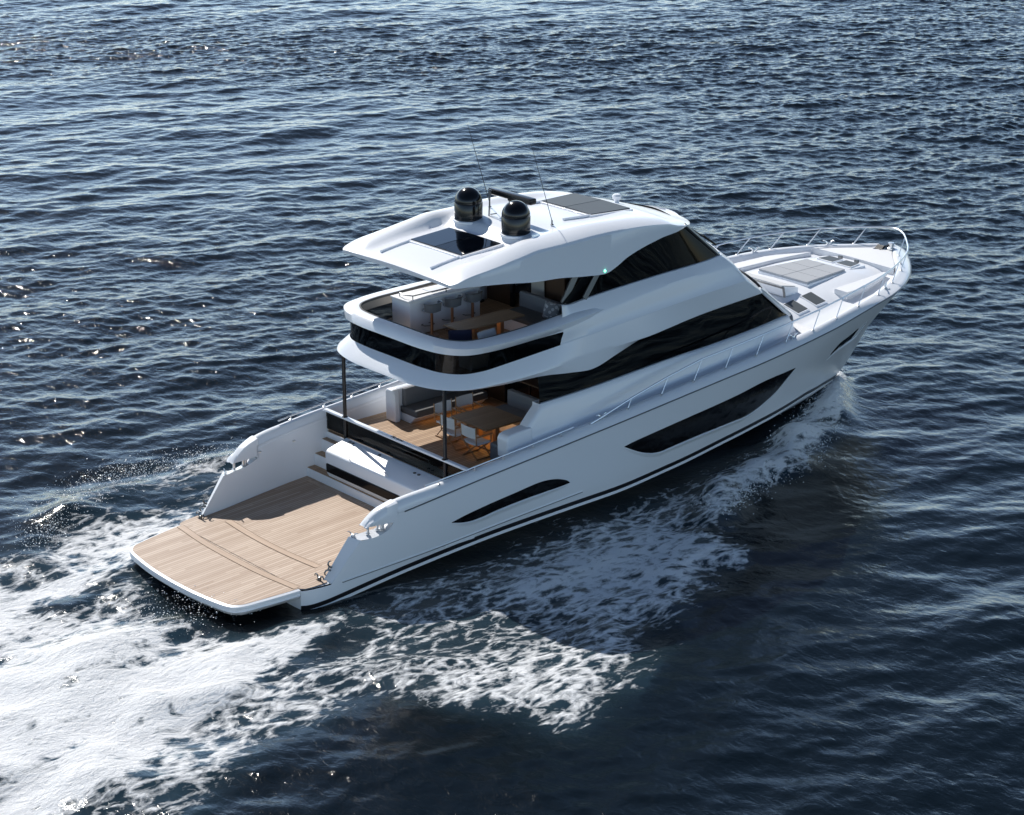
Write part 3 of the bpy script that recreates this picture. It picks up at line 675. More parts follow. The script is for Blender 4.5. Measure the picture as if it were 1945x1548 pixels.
ht.add(aft, [tuple(range(len(aft)))])
ht.mirror().build('hardtop', WHITE, yacht, 32)
# skylights
def quadplate(pts, name, m, h=.04, parent=yacht, bev=.012):
    V = [np.array(p)+np.array([0, 0, -.02]) for p in pts]+[np.array(p)+np.array([0, 0, h]) for p in pts]
    n = len(pts); return MB().add(V, [tuple(range(n))[::-1], tuple(range(n, 2*n))]+[(i, (i+1) % n, n+(i+1) % n, n+i) for i in range(n)]).build(name, m, parent, 30, bev=bev)
def rp(x, y): return (x, y, roof_z(x, abs(y)/float(HW(x))))
def skylight(x0, x1, y0, y1, m, rails):
    fr_ = quadplate([rp(x0-.09, y0+.08), rp(x0-.09, -y0-.08), rp(x1+.05, -y1-.08), rp(x1+.05, y1+.08)], 'skylight', WHITE, .045)
    for a, b in ((0, 1), (1, 0)):
        ya, yb = (y0, y1) if a == 0 else (-.012, -.012)
        pa = [rp(x0, y0), rp(x0, .012), rp(x1, .012), rp(x1, y1)] if a == 0 else [rp(x0, -.012), rp(x0, -y0), rp(x1, -y1), rp(x1, -.012)]
        quadplate([np.array(p)+np.array([0, 0, .05]) for p in pa], 'skylight_pane', m, .012, fr_, bev=.004)
    if rails:
        for sg in (-1, 1): MB().tube([np.array(rp(x0-.02, sg*y0))+[0, 0, .03], np.array(rp(x0-1.0, sg*y0))+[0, 0, .03]], .035, 8).build('skylight_rail', WHITE, fr_)
skylight(6.53, 7.86, 1.04, 1.06, GL_K, True)
skylight(11.1, 12.45, 1.00, 1.12, SOLAR, True)
# domes, radar, aerials
for y in (.97, -.97):
    z0 = 7.62
    MB().lathe((8.46, y, z0-.06), [(.43, 0), (.42, .05), (.34, .075)], 40).build('dome_base', WHITE, yacht)
    MB().lathe((8.46, y, z0), [(.375, 0), (.39, .02), (.39, .06), (.38, .07), (.385, .44), (.375, .455)] + [(.38*math.cos(a), .46+.40*math.sin(a)) for a in np.linspace(.12, math.pi/2-.01, 14)], 48).build('satellite_dome', DOME, yacht)
MB().tube([(8.88, .62, 7.66), (8.92, .62, 8.30)], .02, 8).tube([(8.94, .62, 7.72), (8.92, .35, 7.80)], .016, 8).lathe((8.92, .62, 8.28), [(.045, 0), (.045, .1), (.03, .12)], 12).build('anchor_light', STEELD, yacht)
MB().lathe((9.12, -.05, 7.64), [(.16, 0), (.15, .1), (.10, .2), (.09, .55), (.12, .57), (.12, .62)], 20).build('radar_pedestal', BLACKP, yacht)
MB().box((9.12, -.05, 8.32), (.24, 1.75, .17), bev=.06).build('radar_scanner', BLACKP, yacht)
def antenna(p, q):
    a = MB().tube([p, np.array(p)+[0, 0, .12]], .022, 8).lathe((p[0], p[1], p[2]-.01), [(.05, 0), (.05, .02), (.025, .03)], 12).build('antenna', STEELD, yacht)
    MB().tube([np.array(p)+[0, 0, .1], q], [.010, .005], 6).build('antenna_whip', RUBBER, a)
zA = roof_z(9.46, 1.27/2.42)
antenna((9.46, 1.27, 7.72), px(888, 236, y=1.27+.25)); antenna((9.46, -1.27, 7.72), px(1009, 274, y=-1.27+.25))
MB().lathe((13.36, .36, roof_z(13.36, .36/2.1)-.02), [(.07, 0), (.07, .10), (.12, .14), (.13, .22), (.09, .27), (.02, .28)], 20).build('searchlight', WHITE, yacht)
# green side light
p = px(1148, 514, y=-2.47); MB().lathe((p[0], p[1]-.02, p[2]-.03), [(.02, 0), (.03, .02), (.03, .05), (.01, .06)], 12).build('starboard_light', NAVG, yacht)

# ---- wheelhouse glass
wl = crom([(8.9, 2.34, 5.88), (9.7, 2.24, 5.86)]+[p+np.array([0, -.06, -.02]) for p in sl_px[3:]], 60)
wt = np.array([(x+float(np.interp(x, [9, 13.5, 14.9], [.9, -.3, -1.28])), float(np.interp(x, [9, 13, 14.9], [2.2, 2.12, 2.0])), 0) for x in wl[:, 0]])
wt[:, 2] = [max(float(BZ(min(x, 14))), 6.5)+.04 for x in wt[:, 0]]
slab([wl, wt], 'wheelhouse_window', GL_W)
# windscreen across the front
def front(p, bul, n=20):
    dx, y = npath(p[1], bul, n); return [np.array([p[0]+a-.09*(1-math.exp(-i)), b, p[2]]) for i, (a, b) in enumerate(zip(dx, y))]
f0, f1 = front(wl[-1], .85), front(wt[-1], .75)
MB().grid([f0, f1]).mirror().build('windscreen', GL_W, yacht, 60, solid=.012)
for sg in (-1, 1):
    m3 = np.array([1, sg, 1])
    MB().tube([(wl[-1]+[.03, -.02, 0])*m3, (wt[-1]+[.03, 0, 0])*m3], .06, 8).build('windscreen_pillar', STEELD, yacht)
    MB().bar(np.array([9.72, 2.27, 5.86])*m3, np.array([10.38, 2.2, 6.62])*m3, .05, .16, up=(1, 0, 0)).build('wheelhouse_pillar', STEELD, yacht)
    MB().bar(np.array([8.95, 2.28, 5.88])*m3, np.array([9.55, 2.2, 6.66])*m3, .05, .18, up=(1, 0, 0)).build('wheelhouse_pillar', STEELD, yacht)
    MB().bar(np.array([12.15, 2.16, 5.95])*m3, np.array([12.1, 2.1, 7.0])*m3, .05, .09, up=(1, 0, 0)).build('wheelhouse_mullion', BLACKP, yacht)
wp = [px(*q, y=-1.75) for q in c2((1270, 430), (1375, 500), (1470, 565))]
MB().tube(wp, .018, 6).tube([wp[1]+[0, 0, .03], wp[2]+[0, 0, .02]], .03, 6).build('windscreen_wiper', RUBBER, yacht)

# ---- salon front (solid white slope) and foredeck
def FD(x): return float(TOEZ(x))-.22
xs = np.linspace(17.2, 25.0, 70)
def crown(x, f):   # cambered trunk top
    return FD(x)+(.30*np.interp(x, [17, 20, 22.2, 22.9, 23.3], [1.0, 1.0, .8, .5, .45]))*(1-np.clip(f/.74, 0, 1)**3.2)
fdk = MB(); fdk.grid([[(x, max(0, float(TOEY(x))-.2)*f, crown(x, f)) for x in xs] for f in (1, .9, .8, .74, .68, .6, .5, .35, .15, 0)]).mirror().build('foredeck', WHITE, yacht)
def fz(x, y): return float(crown(x, abs(y)/max(.1, float(TOEY(x))-.2)))
sf = MB()
def frow(x, y, z, bul, n=30):
    dx, yy = npath(y, bul, n); return [np.array([x+a-.05*(1-math.exp(-i)), b, z+.12*(1-b/y)*(z < 4.2)]) for i, (a, b) in enumerate(zip(dx, yy))]
sf.grid([frow(17.85, 2.46, 3.55, .75), frow(17.80, 2.44, 3.80, .75), frow(17.70, 2.43, 3.90, .75), frow(16.44, 2.45, 4.87, 1.1)])
sf.mirror().build('salon_front', WHITE, yacht, 40)
# raised bow deck
bd = [(x, min(float(TOEY(x))-.27, 2.3)) for x in np.linspace(23.2, 24.95, 24)]
bdz = lambda x: 4.03+.03*(x-23.2)
MB().grid([[(23.2, bd[0][1], 3.6)]+[(x, max(y, 0.0), 3.72) for x, y in bd], [(23.2, bd[0][1], bdz(23.2)-.03)]+[(x, max(y, 0), bdz(x)-.03) for x, y in bd],
           [(23.22, bd[0][1]*.985, bdz(23.2))]+[(x+.02, max(y, 0)*.98, bdz(x)) for x, y in bd], [(23.22, 0, bdz(23.2)+.02)]+[(x+.02, 0, bdz(x)+.02) for x, y in bd]]).add(
    [(23.2, 0, 3.6), (23.2, bd[0][1], 3.6), (23.2, bd[0][1], 4.0), (23.22, bd[0][1]*.985, 4.03), (23.22, 0, 4.05)], [(0, 1, 2, 3, 4)]).mirror().build('bow_deck', WHITE2, yacht, 40)
# side benches of the foredeck lounge
for sg in (-1, 1):
    V = []
    P = [(20.42 if sg < 0 else 18.6, 1.70, 2.26), (21.5, 1.62, 2.16), (22.3, 1.54, 1.93), (22.95, 1.46, 1.66)]
    rows = [[(x, sg*a, fz(x, a)-.08) for x, a, b in P], [(x, sg*a, 3.94) for x, a, b in P], [(x, sg*(a+.03), 3.965) for x, a, b in P], [(x, sg*(b-.03), 3.955) for x, a, b in P], [(x, sg*b, 3.93) for x, a, b in P], [(x, sg*(b-.10), FD(x)-.03) for x, a, b in P]]
    q = MB().grid(rows)
    for k in (0, 3): q.add([r[k] for r in rows], [tuple(range(6))])
    q.build('foredeck_bench', WHITE2, yacht, 25, bev=.02)
# sun pad on its plinth
def rect(x0, x1, y0, y1, z): return [(x0, y0, z), (x0, -y0, z), (x1, -y1, z), (x1, y1, z)]
pb = quadplate(rect(20.0, 22.0, 1.03, .82, 3.93), 'sun_pad_base', WHITE, .08, bev=.03)
pl = empty('sun_pad', (21.0, 0, 4.0)); tag(pl, 'flat light grey sun pad of six panels on the foredeck', 'sun pad')
def child(o, root): o.parent = root; o.matrix_parent_inverse = root.matrix_world.inverted() if False else Matrix.Translation(-root.location); return o
for i in range(3):
    for j in range(2):
        xa, xb = 20.0+i*.655+.006, 20.0+(i+1)*.655-.006
        wa, wb = 0.99-.21*(xa-20)/1.97, .99-.21*(xb-20)/1.97
        pts = [(xa, wa, 4.03), (xa, .006, 4.03), (xb, .006, 4.03), (xb, wb, 4.03)]
        if j: pts = [(x, -y, z) for x, y, z in pts][::-1]
        child(quadplate(pts, 'cushion_panel', GREYL, .045, None, bev=.012), pl)
# folding lounge seat against the house front
lg = empty('foredeck_lounger', (18.9, 0, 4.0)); tag(lg, 'white lounge seat with raised grey edged backrest at the foot of the house front', 'lounge seat')
child(MB().prism([(18.82, 4.12), (18.86, 4.16), (19.52, 4.02), (19.52, 3.84), (18.92, 3.84)], 'y', -1.08, 1.08).build('seat_base', WHITE, None, 30, bev=.012), lg)
child(MB().prism([(18.86, 4.165), (18.87, 4.19), (19.48, 4.06), (19.47, 4.035)], 'y', -1.0, 1.0).build('seat_pad', PADW, None, 30, bev=.008), lg)
child(MB().bar((18.80, -1.12, 4.16), (18.80, 1.12, 4.16), .06, .07).bar((18.80, -1.13, 4.17), (18.86, -1.14, 3.86), .06, .05, up=(1, 0, 0)).build('backrest_edge', STEELD, None, bev=.008), lg)
# deck hatches
def hatch(pts, name='deck_hatch', open_=False):
    f = quadplate(pts, name, WHITE, .03, bev=.012); c = np.mean(pts, axis=0)
    quadplate([c+(np.array(p)-c)*.86+np.array([0, 0, .031]) for p in pts], 'hatch_pane', SOLAR, .008, f, bev=.003)
def hq(x0, x1, y0, y1): return [(x, y, fz(x, y)+.012) for x, y in ((x0, y0), (x0, y1), (x1, y1), (x1, y0))]
for sg in (-1, 1):
    hatch(hq(18.55, 19.02, sg*1.32, sg*2.0)); hatch(hq(19.32, 19.80, sg*1.32, sg*2.0))
    hatch([(22.32, sg*.05, 4.02), (22.32, sg*.70, 4.02), (22.84, sg*.62, 4.02), (22.84, sg*.05, 4.02)])
    MB().box((23.02, sg*.33, 4.03), (.07, .16, .10), bev=.02).build('bow_locker_latch', STEELD, yacht)
MB().box((22.55, 0, 3.96), (.75, 1.55, .10), bev=.03).build('hatch_plinth', WHITE, yacht)
# anchor roller, windlass, cleats, bollards
MB().prism([(24.12, 4.055), (24.5, 4.09), (24.62, 4.19), (25.15, 4.21), (25.15, 4.17), (24.66, 4.15), (24.54, 4.05), (24.12, 4.04)], 'y', -.08, .20).build('anchor_roller', BLACKP, yacht, bev=.008)
MB().lathe((24.75, -.25, 4.08), [(.12, 0), (.12, .05), (.07, .08), (.07, .16), (.10, .18), (.10, .22), (.03, .23)], 18).build('windlass', STEEL, yacht)
for sg in (-1, 1):
    for x, d in ((23.75, -.02), (17.0, -.05), (9.55, -.05)):
        t = math.atan2(float(TOEY(x+.1)-TOEY(x-.1)), .2)*sg
        cleat(x, sg*(float(TOEY(x))+d), float(TOEZ(x))-.01, t, .95)
    cleat(21.6, sg*(float(TOEY(21.6))-.03), float(TOEZ(21.6)), math.radians(-30*sg), .95)
# ---- bow rail
NS = [24.32, 23.25, 22.15, 21.03, 19.86, 18.8, 17.8, 16.65, 15.44, 14.2, 12.96, 11.72, 10.46]
def toep(x, sg): return np.array([x, sg*float(TOEY(x)), float(TOEZ(x))])
def rtop(x, sg):
    k = float(np.interp(x, [9.2, 10.46, 11.72, 12.96], [0, .48, .8, 1]))
    p = toep(x, sg); return p+np.array([.45*k, -sg*.15*k, .50*k])
rail_pts = []
XA = np.concatenate([np.linspace(9.1, 12.96, 14), np.linspace(13.4, 24.2, 34)])
sb = [rtop(x, -1) for x in XA]; pt = [rtop(x, 1) for x in XA][::-1]
tip = crom([sb[-2], sb[-1], (25.0, -.48, 4.62), (25.22, 0, 4.63), (25.0, .48, 4.62), pt[0], pt[1]], 40)
rail_pts = sb[:-2]+list(tip)+pt[2:]
rl = MB().tube(rail_pts, .027, 8).build('bow_rail', STEEL, yacht)
for sg in (-1, 1):
    for x in NS:
        a, b = toep(x, sg), rtop(x, sg)
        MB().tube([a, b], .015, 6).lathe(a-[0, 0, .012], [(.04, 0), (.04, .018), (.02, .03)], 10).build('stanchion', STEEL, rl)
    # low rail along the cockpit bulwark
    xs = np.linspace(3.55, 8.5, 24)
    lr = MB().tube([toep(x, sg)+[0, 0, .095] for x in xs], .020, 8).build('cockpit_hand_rail', STEEL, yacht)
    for x in (3.98, 5.13, 6.10, 7.08, 8.05): MB().tube([toep(x, sg), toep(x, sg)+[0, 0, .09]], .016, 6).lathe(toep(x, sg)-[0, 0, .01], [(.045, 0), (.045, .015), (.02, .025)], 10).build('stanchion', STEEL, lr)
# ---- lettering on the cockpit rail
fc = bpy.data.curves.new('rail_lettering', 'FONT'); fc.body = 'Maritimo'; fc.size = .135; fc.shear = .35; fc.extrude = .002; fc.align_x = 'CENTER'; fc.align_y = 'CENTER'
fo_ = bpy.data.objects.new('tmp_text', fc); COL.objects.link(fo_)
me = bpy.data.meshes.new_from_object(fo_.evaluated_get(bpy.context.evaluated_depsgraph_get())); bpy.data.objects.remove(fo_)
me.materials.append(BLACKP); lo_ = link('rail_lettering', me, yacht)
lo_.rotation_euler = (math.radians(12), 0, -math.pi/2); lo_.location = (5.03, -.16, 2.462)
def letters(body, size, loc, rot, name):
    fc = bpy.data.curves.new(name, 'FONT'); fc.body = body; fc.size = size; fc.extrude = .001; fc.align_x = 'CENTER'; fc.align_y = 'CENTER'
    f = bpy.data.objects.new('tmp_text', fc); COL.objects.link(f)
    me = bpy.data.meshes.new_from_object(f.evaluated_get(bpy.context.evaluated_depsgraph_get())); bpy.data.objects.remove(f)
    me.materials.append(STEELD); o = link(name, me, yacht); o.location = loc; o.rotation_euler = rot

# ---- interiors seen through the glass
MB().box((13.4, 0, 2.95), (7.6, 4.6, .04)).build('salon_floor', WOODD, yacht)
MB().box((13.3, 0, 4.58), (7.4, 4.4, .04)).build('salon_ceiling', INT, yacht)
bk = MB(); bk.box((10.15, 0, 3.1), (.08, 4.4, 2.42)); bk.build('aft_bulkhead', WOODD, yacht)
for y in (-1.2, -.2, .8): MB().box((10.10, y, 3.05), (.04, .92, 2.2)).build('saloon_door_pane', BLACKG, yacht)
for y in (-.7, .3, 1.32, -1.7): MB().box((10.08, y, 3.05), (.06, .06, 2.25)).build('saloon_door_frame', BLACKP, yacht)
for y, x0, x1 in ((2.15, 14.3, 15.9), (2.12, 16.2, 17.2)):
    MB().grid([[(x, y+.003*math.sin(i*1.1), z) for i, x in enumerate(np.linspace(x0, x1, 22))] for z in (3.6, 4.52)]).build('lit_slope_panel', CURT, yacht, 70, solid=.01)  # added beige panels standing in for the lit inside of the front slope
MB().box((16.2, 0, 3.75), (1.5, 4.2, .08), bev=.03).build('salon_dash', GREYD, yacht)
MB().box((12.5, -1.2, 3.35), (1.4, .9, .82), bev=.04).build('galley_counter', WOODD, yacht)
MB().box((12.5, -1.2, 3.79), (1.5, 1.0, .05), bev=.015).build('galley_worktop', INT, yacht)
# flybridge enclosure
for y in (1.35, .62): MB().box((10.35, y, 5.85), (.09, .12, 2.4)).build('enclosure_frame', BLACKP, yacht)
MB().box((10.38, 1.95, 5.75), (.06, 1.0, 2.2)).build('enclosure_cabinet', WOODD, yacht)
MB().box((10.42, -.10, 5.75), (.05, 1.3, 2.2)).build('enclosure_cabinet', WOODD, yacht)
MB().grid([[(10.36, y, z) for y in np.linspace(.02, .55, 10)] for z in (4.9, 6.7)]).build('enclosure_blind', CURT, yacht, 70, solid=.02)
MB().box((12.9, 0, 5.0), (4.6, 4.0, .04)).build('wheelhouse_floor', WOODD, yacht)
MB().prism([(13.7, 5.0), (13.7, 5.75), (13.95, 6.05), (14.6, 6.0), (14.9, 5.0)], 'y', -1.7, 1.7).build('helm_console', GREYD, yacht, 30, bev=.04)
for y in (-1.0, -.25, .5): MB().add([(13.72, y-.3, 5.80), (13.72, y+.3, 5.80), (13.93, y+.3, 6.04), (13.93, y-.3, 6.04)], [(0, 1, 2, 3)]).build('helm_screen', SCREEN, yacht, solid=.02)
m_ = MB(); ct = Vector((13.50, -.95, 5.86)); e1_ = Vector((0, 1, 0)); e2_ = Vector((.55, 0, .83)).normalized()
m_.tube([ct+e1_*.2*math.cos(a)+e2_*.2*math.sin(a) for a in np.linspace(0, 2*math.pi, 25)[:-1]], .018, 8, closed=True)
for a in (.3, 2.8, 4.7): m_.tube([ct, ct+e1_*.2*math.cos(a)+e2_*.2*math.sin(a)], .012, 6)
m_.tube([ct, ct+Vector((.25, 0, -.12))], .03, 8); m_.build('steering_wheel', STEEL, yacht)

# =================================================================== LOOSE FURNITURE
def root(name, loc, label, cat, rz=0, group=None): return tag(empty(name, loc, rz), label, cat, group)
def soft(mb, name, m, r, bev=.03): return mb.build(name, m, r, 40, bev=bev)
# cockpit dining table
t = root('dining_table', (7.62, -.78, CZ), 'square teak dining table in the shaded cockpit with canvas chairs round it', 'table')
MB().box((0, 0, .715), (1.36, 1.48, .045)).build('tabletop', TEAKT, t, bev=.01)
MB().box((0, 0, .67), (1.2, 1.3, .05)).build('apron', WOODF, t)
for y in (-.35, .35):
    l = MB().box((0, y, .34), (.14, .14, .62), bev=.015); l.build('leg', WOODF, t)
MB().box((0, 0, .02), (.75, 1.0, .04), bev=.01).build('base', WOODF, t)
MB().add([(-.3, -.4, .642), (.5, -.4, .642), (.5, .4, .642), (-.3, .4, .642)], [(0, 1, 2, 3)]).build('under_light', LEDH, t)
# folding chairs
def make_chair(loc, rz, label):
    r = root('folding_chair', loc, label, 'chair', rz, 'canvas folding chairs round the cockpit table')
    MB().grid([[(x, y, .455-.03*math.sin((y+.28)/.56*math.pi)) for y in np.linspace(-.28, .28, 9)] for x in np.linspace(-.24, .24, 5)]).build('seat', CANVAS, r, 60, solid=.05)
    MB().grid([[(-.30-.035*(1-(y/.29)**2)-.05*(z-.62), y, z) for y in np.linspace(-.29, .29, 9)] for z in (.60, .7, .8, .90)]).build('backrest', CANVAS, r, 60, solid=.02)
    for s_ in (-1, 1):
        MB().tube([(-.28, s_*.295, .43), (-.31, s_*.30, .93)], .016, 8).build('back_post', WOODF, r)
        MB().box((-.02, s_*.31, .655), (.56, .055, .03), bev=.01).build('armrest', WOODF, r)
        MB().bar((.22, s_*.30, .43), (.22, s_*.30, .65), .03, .03).build('arm_post', WOODF, r)
    for x in (-.24, .24):
        for s_ in (-1, 1): MB().bar((x+.012*s_, s_*.30, .0), (x+.012*s_, -s_*.28, .44), .035, .024, up=(1, 0, 0)).build('leg', WOODF, r)
    for s_ in (-1, 1): MB().box((0, s_*.29, .025), (.52, .035, .035), bev=.008).build('foot_rail', WOODF, r)
    return r
ch = make_chair((6.80, -1.33, CZ), 0, 'nearest canvas chair, behind the black post and closest to the starboard rail')
for loc, rz, lb in (((6.84, -.42, CZ), 0, 'canvas chair on the aft side of the cockpit table, beside the black post'), ((7.20, .30, CZ), -math.pi/2, 'canvas chair on the port side of the table, nearer the stern'), ((7.98, .33, CZ), -math.pi/2, 'canvas chair on the port side of the table, nearer the cabin')):
    c = copy_tree(ch); c.location = loc; c.rotation_euler = (0, 0, rz); c['label'] = lb
# port sofa with white end panel
r = root('cockpit_sofa', (8.2, 2.4, CZ), 'long dark grey sofa with white end panel along the port side of the cockpit', 'sofa')
MB().prism([(-.02, 0), (-.60, .0), (-.72, .12), (-.79, .198), (-.86, .205), (-.86, .222), (-.02, .222)], 'x', -1.18, 1.4).build('plinth', WHITE, r)
MB().box((.10, -.52, .315), (2.6, .74, .20), bev=.07).build('seat_cushion', GREYD, r)
MB().box((.12, -.22, .66), (2.5, .16, .50), bev=.05).build('back_cushion', GREY, r)
MB().prism([(-.34, 0), (-.28, .80), (-.20, .93), (.05, .93), (.12, .85), (.10, 0)], 'x', -1.50, -1.30).build('end_panel', WHITE, r, bev=.05)
MB().prism([(-.17, .20), (-.17, .88), (-.13, .92), (.05, .92), (.11, .85), (.10, 0), (-.1, 0)], 'x', -1.32, 1.4).build('back_shell', WHITE, r, bev=.04)
MB().add([(-1.0, -.852, .2025), (1.35, -.852, .2025), (1.35, -.80, .1975), (-1.0, -.80, .1975)], [(0, 1, 2, 3)]).build('plinth_light', LEDH, r)
# forward L sofa and the starboard seat
r = root('dining_bench', (8.9, -.75, CZ), 'grey upholstered bench across the front of the cockpit table, against the cabin', 'bench')
MB().box((-.10, -.15, .20), (.70, 2.3, .38), bev=.03).build('bench_base', WHITE, r)
MB().box((-.12, -.15, .44), (.72, 2.3, .14), bev=.05).build('seat_cushion', GREY, r)
MB().box((.34, -.20, .62), (.18, 2.3, .62), bev=.05).build('back_cushion', GREY, r)
r = root('side_bench', (7.5, -2.25, CZ), 'small grey bench seat at the starboard side under the house wing', 'bench')
MB().box((.2, .20, .18), (1.6, .66, .36), bev=.03).build('bench_base', GREY, r)
MB().box((.2, .20, .40), (1.62, .68, .12), bev=.05).build('seat_cushion', GREY, r)
MB().box((.2, -.20, .62), (1.5, .18, .5), bev=.06).build('back_cushion', GREY, r)
# flybridge bar
r = root('bar_counter', (7.8, 1.57, FZ), 'white bar counter with low steel rail on the flybridge', 'bar counter')
MB().box((0, 0, .47), (2.46, .78, .94), bev=.03).build('counter', WHITE, r)
MB().box((0, -.02, .965), (2.54, .86, .05), bev=.018).build('worktop', WHITE2, r)
MB().box((0, -.35, .925), (2.40, .02, .02)).build('edge_light', LED, r)
MB().tube([(-1.12, .18, 1.09), (-1.17, -.05, 1.09), (-1.05, -.30, 1.09), (1.1, -.30, 1.09)], .017, 8).tube([(-1.05, -.30, .98), (-1.05, -.30, 1.09)], .014, 6).tube([(.1, -.30, .98), (.1, -.30, 1.09)], .014, 6).tube([(-1.12, .18, .98), (-1.12, .18, 1.09)], .014, 6).build('counter_rail', STEELD, r)
MB().box((.2, .1, 1.0), (.9, .42, .02), bev=.008).build('sink_cover', WHITE, r)
def make_stool(loc, label):
    r = root('bar_stool', loc, label, 'bar stool', 0, 'bar stools along the flybridge counter')
    MB().lathe((0, .03, .655), [(.10, 0), (.20, .012), (.225, .035), (.22, .06), (.18, .075), (.02, .08)], 28).build('seat', GREYL, r)
    q = [(-.235, .02), (-.225, -.10), (-.17, -.19), (-.06, -.225), (.06, -.225), (.17, -.19), (.225, -.10), (.235, .02)]
    q = [tuple(p) for p in crom(q, 24)]
    MB().grid([[(x*k, y*k, z-.05*max(0, y+.02)*4) for x, y in q] for z, k in ((.70, .97), (.76, 1.0), (.86, 1.03), (.915, 1.04))]).build('backrest', GREY, r, 60, solid=.03)
    MB().tube([(x*1.05, y*1.05, .93-.2*max(0, y+.06)) for x, y in q], .014, 6).build('back_rim', STEELD, r)
    MB().lathe((0, 0, 0), [(.20, 0), (.20, .015), (.045, .03), (.04, .05), (.04, .66)], 20).build('post', COPPER, r)
    MB().tube([(.04, .02, .27), (.17, .10, .27), (.18, .22, .27), (0, .30, .27), (-.18, .22, .27), (-.17, .10, .27), (-.04, .02, .27)], .013, 6).build('footrest', STEELD, r)
    return r
st = make_stool((7.12, .93, FZ), 'bar stool nearest the stern of the flybridge counter')
for x, lb in ((7.86, 'middle bar stool of the three at the flybridge counter'), (8.58, 'bar stool nearest the cabin end of the flybridge counter')):
    c = copy_tree(st); c.location = (x, .97, FZ); c['label'] = lb
# flybridge table and sofa
t = root('flybridge_table', (7.60, -.70, FZ), 'long teak table on the flybridge beside the bar stools', 'table')
MB().box((0, 0, .70), (2.2, .74, .045)).build('tabletop', TEAKT, t, bev=.01)
for x in (-.35, .55): MB().box((x, 0, .34), (.13, .16, .66), bev=.015).build('leg', WOODF, t)
MB().box((.1, 0, .02), (1.3, .5, .04), bev=.01).build('base', WOODF, t)
MB().add([(-.5, -.1, .672), (.9, -.1, .672), (.9, .05, .672), (-.5, .05, .672)], [(0, 1, 2, 3)]).build('under_light', LEDH, t)
r = root('flybridge_sofa', (9.35, -1.2, FZ), 'dark grey corner sofa at the forward end of the flybridge table', 'sofa')
MB().box((.0, .2, .19), (.85, 2.5, .36), bev=.03).build('sofa_base', WHITE, r)
MB().box((-.03, .2, .41), (.88, 2.5, .12), bev=.05).build('seat_cushion', GREYD, r)
MB().box((.42, .32, .62), (.16, 2.4, .52), bev=.05).build('back_cushion', GREY, r)
r2 = root('curved_bench', (6.6, -1.75, FZ), 'low curved bench behind the starboard corner of the flybridge coaming', 'bench')
MB().box((.2, -.1, .19), (1.7, .5, .38), bev=.04).build('bench_base', WHITE, r2); MB().box((.2, -.1, .42), (1.7, .5, .10), bev=.04).build('seat_cushion', GREYD, r2)
def cushion(loc, size, rot, m, label):
    bm = bmesh.new(); bmesh.ops.create_grid(bm, x_segments=10, y_segments=10, size=.5)
    top = [(v.co.x, v.co.y) for v in bm.verts]; bm.free(); n = 11; ax = np.linspace(-.5, .5, n)
    def h(x, y): return .5*(max(0, (1-(2*x)**4)*(1-(2*y)**4)))**.6
    q = MB().grid([[(x*(1-.06*(2*y)**2*0), y, h(x, y)) for y in ax] for x in ax]); q.grid([[(x, y, -h(x, y)) for y in ax] for x in ax])
    o = q.build('cushion', m, None, 70); o.scale = size; o.location = loc; o.rotation_euler = rot; tag(o, label, 'cushion'); return o
PAT = mat('patterned_linen', (.5, .5, .5), .9)
pn = PAT.node_tree; ck = pn.nodes.new('ShaderNodeTexVoronoi'); tcp = pn.nodes.new('ShaderNodeTexCoord'); rp_ = pn.nodes.new('ShaderNodeValToRGB')
ck.inputs['Scale'].default_value = 4.5; ck.feature = 'F1'; pn.links.new(tcp.outputs['Object'], ck.inputs['Vector']); pn.links.new(ck.outputs['Distance'], rp_.inputs[0])
rp_.color_ramp.interpolation = 'CONSTANT'; rp_.color_ramp.elements[0].color = (.52, .53, .54, 1); rp_.color_ramp.elements[1].position = .42; rp_.color_ramp.elements[1].color = (.22, .23, .25, 1)
pn.links.new(rp_.outputs[0], pn.nodes['Principled BSDF'].inputs['Base Color'])
cushion((9.52, -1.22, FZ+.70), (.46, .46, .2), (math.radians(18), math.radians(-68), math.radians(14)), PAT, 'square patterned grey and white cushion leaning on the flybridge sofa')
cushion((6.42, -1.12, FZ+.56), (.62, .42, .2), (math.radians(70), 0, math.radians(-32)), NAVY, 'dark navy cushion behind the flybridge coaming')
cushion((6.98, -1.55, FZ+.56), (.66, .40, .2), (math.radians(72), 0, math.radians(4)), CANVAS, 'pale cushion beside the navy one behind the flybridge coaming')
cushion((12.6, 1.2, 3.62), (.6, .5, .22), (0, math.radians(20), .3), CURT, 'cream cushion seen through the dark salon window')
r = root('salon_sofa', (12.9, 1.45, 2.97), 'dark sofa inside the salon behind the tinted side window', 'sofa')
MB().box((0, 0, .2), (2.4, .9, .4), bev=.04).build('sofa_base', GREYD, r); MB().box((0, 0, .47), (2.4, .9, .16), bev=.06).build('seat_cushion', GREYD, r); MB().box((0, .4, .8), (2.4, .2, .55), bev=.06).build('back_cushion', GREYD, r)
r = root('helm_seat', (12.6, -.9, 5.02), 'blue helm seat inside the wheelhouse behind tinted glass', 'seat')
BLUE = mat('blue_leather', (.04, .10, .22), .5)
MB().lathe((0, 0, 0), [(.22, 0), (.22, .03), (.06, .06), (.06, .5)], 16).build('pedestal', STEELD, r); MB().box((0, 0, .55), (.5, .55, .12), bev=.05).build('seat_cushion', BLUE, r); MB().box((-.26, 0, .9), (.12, .55, .62), bev=.05).build('backrest', BLUE, r)

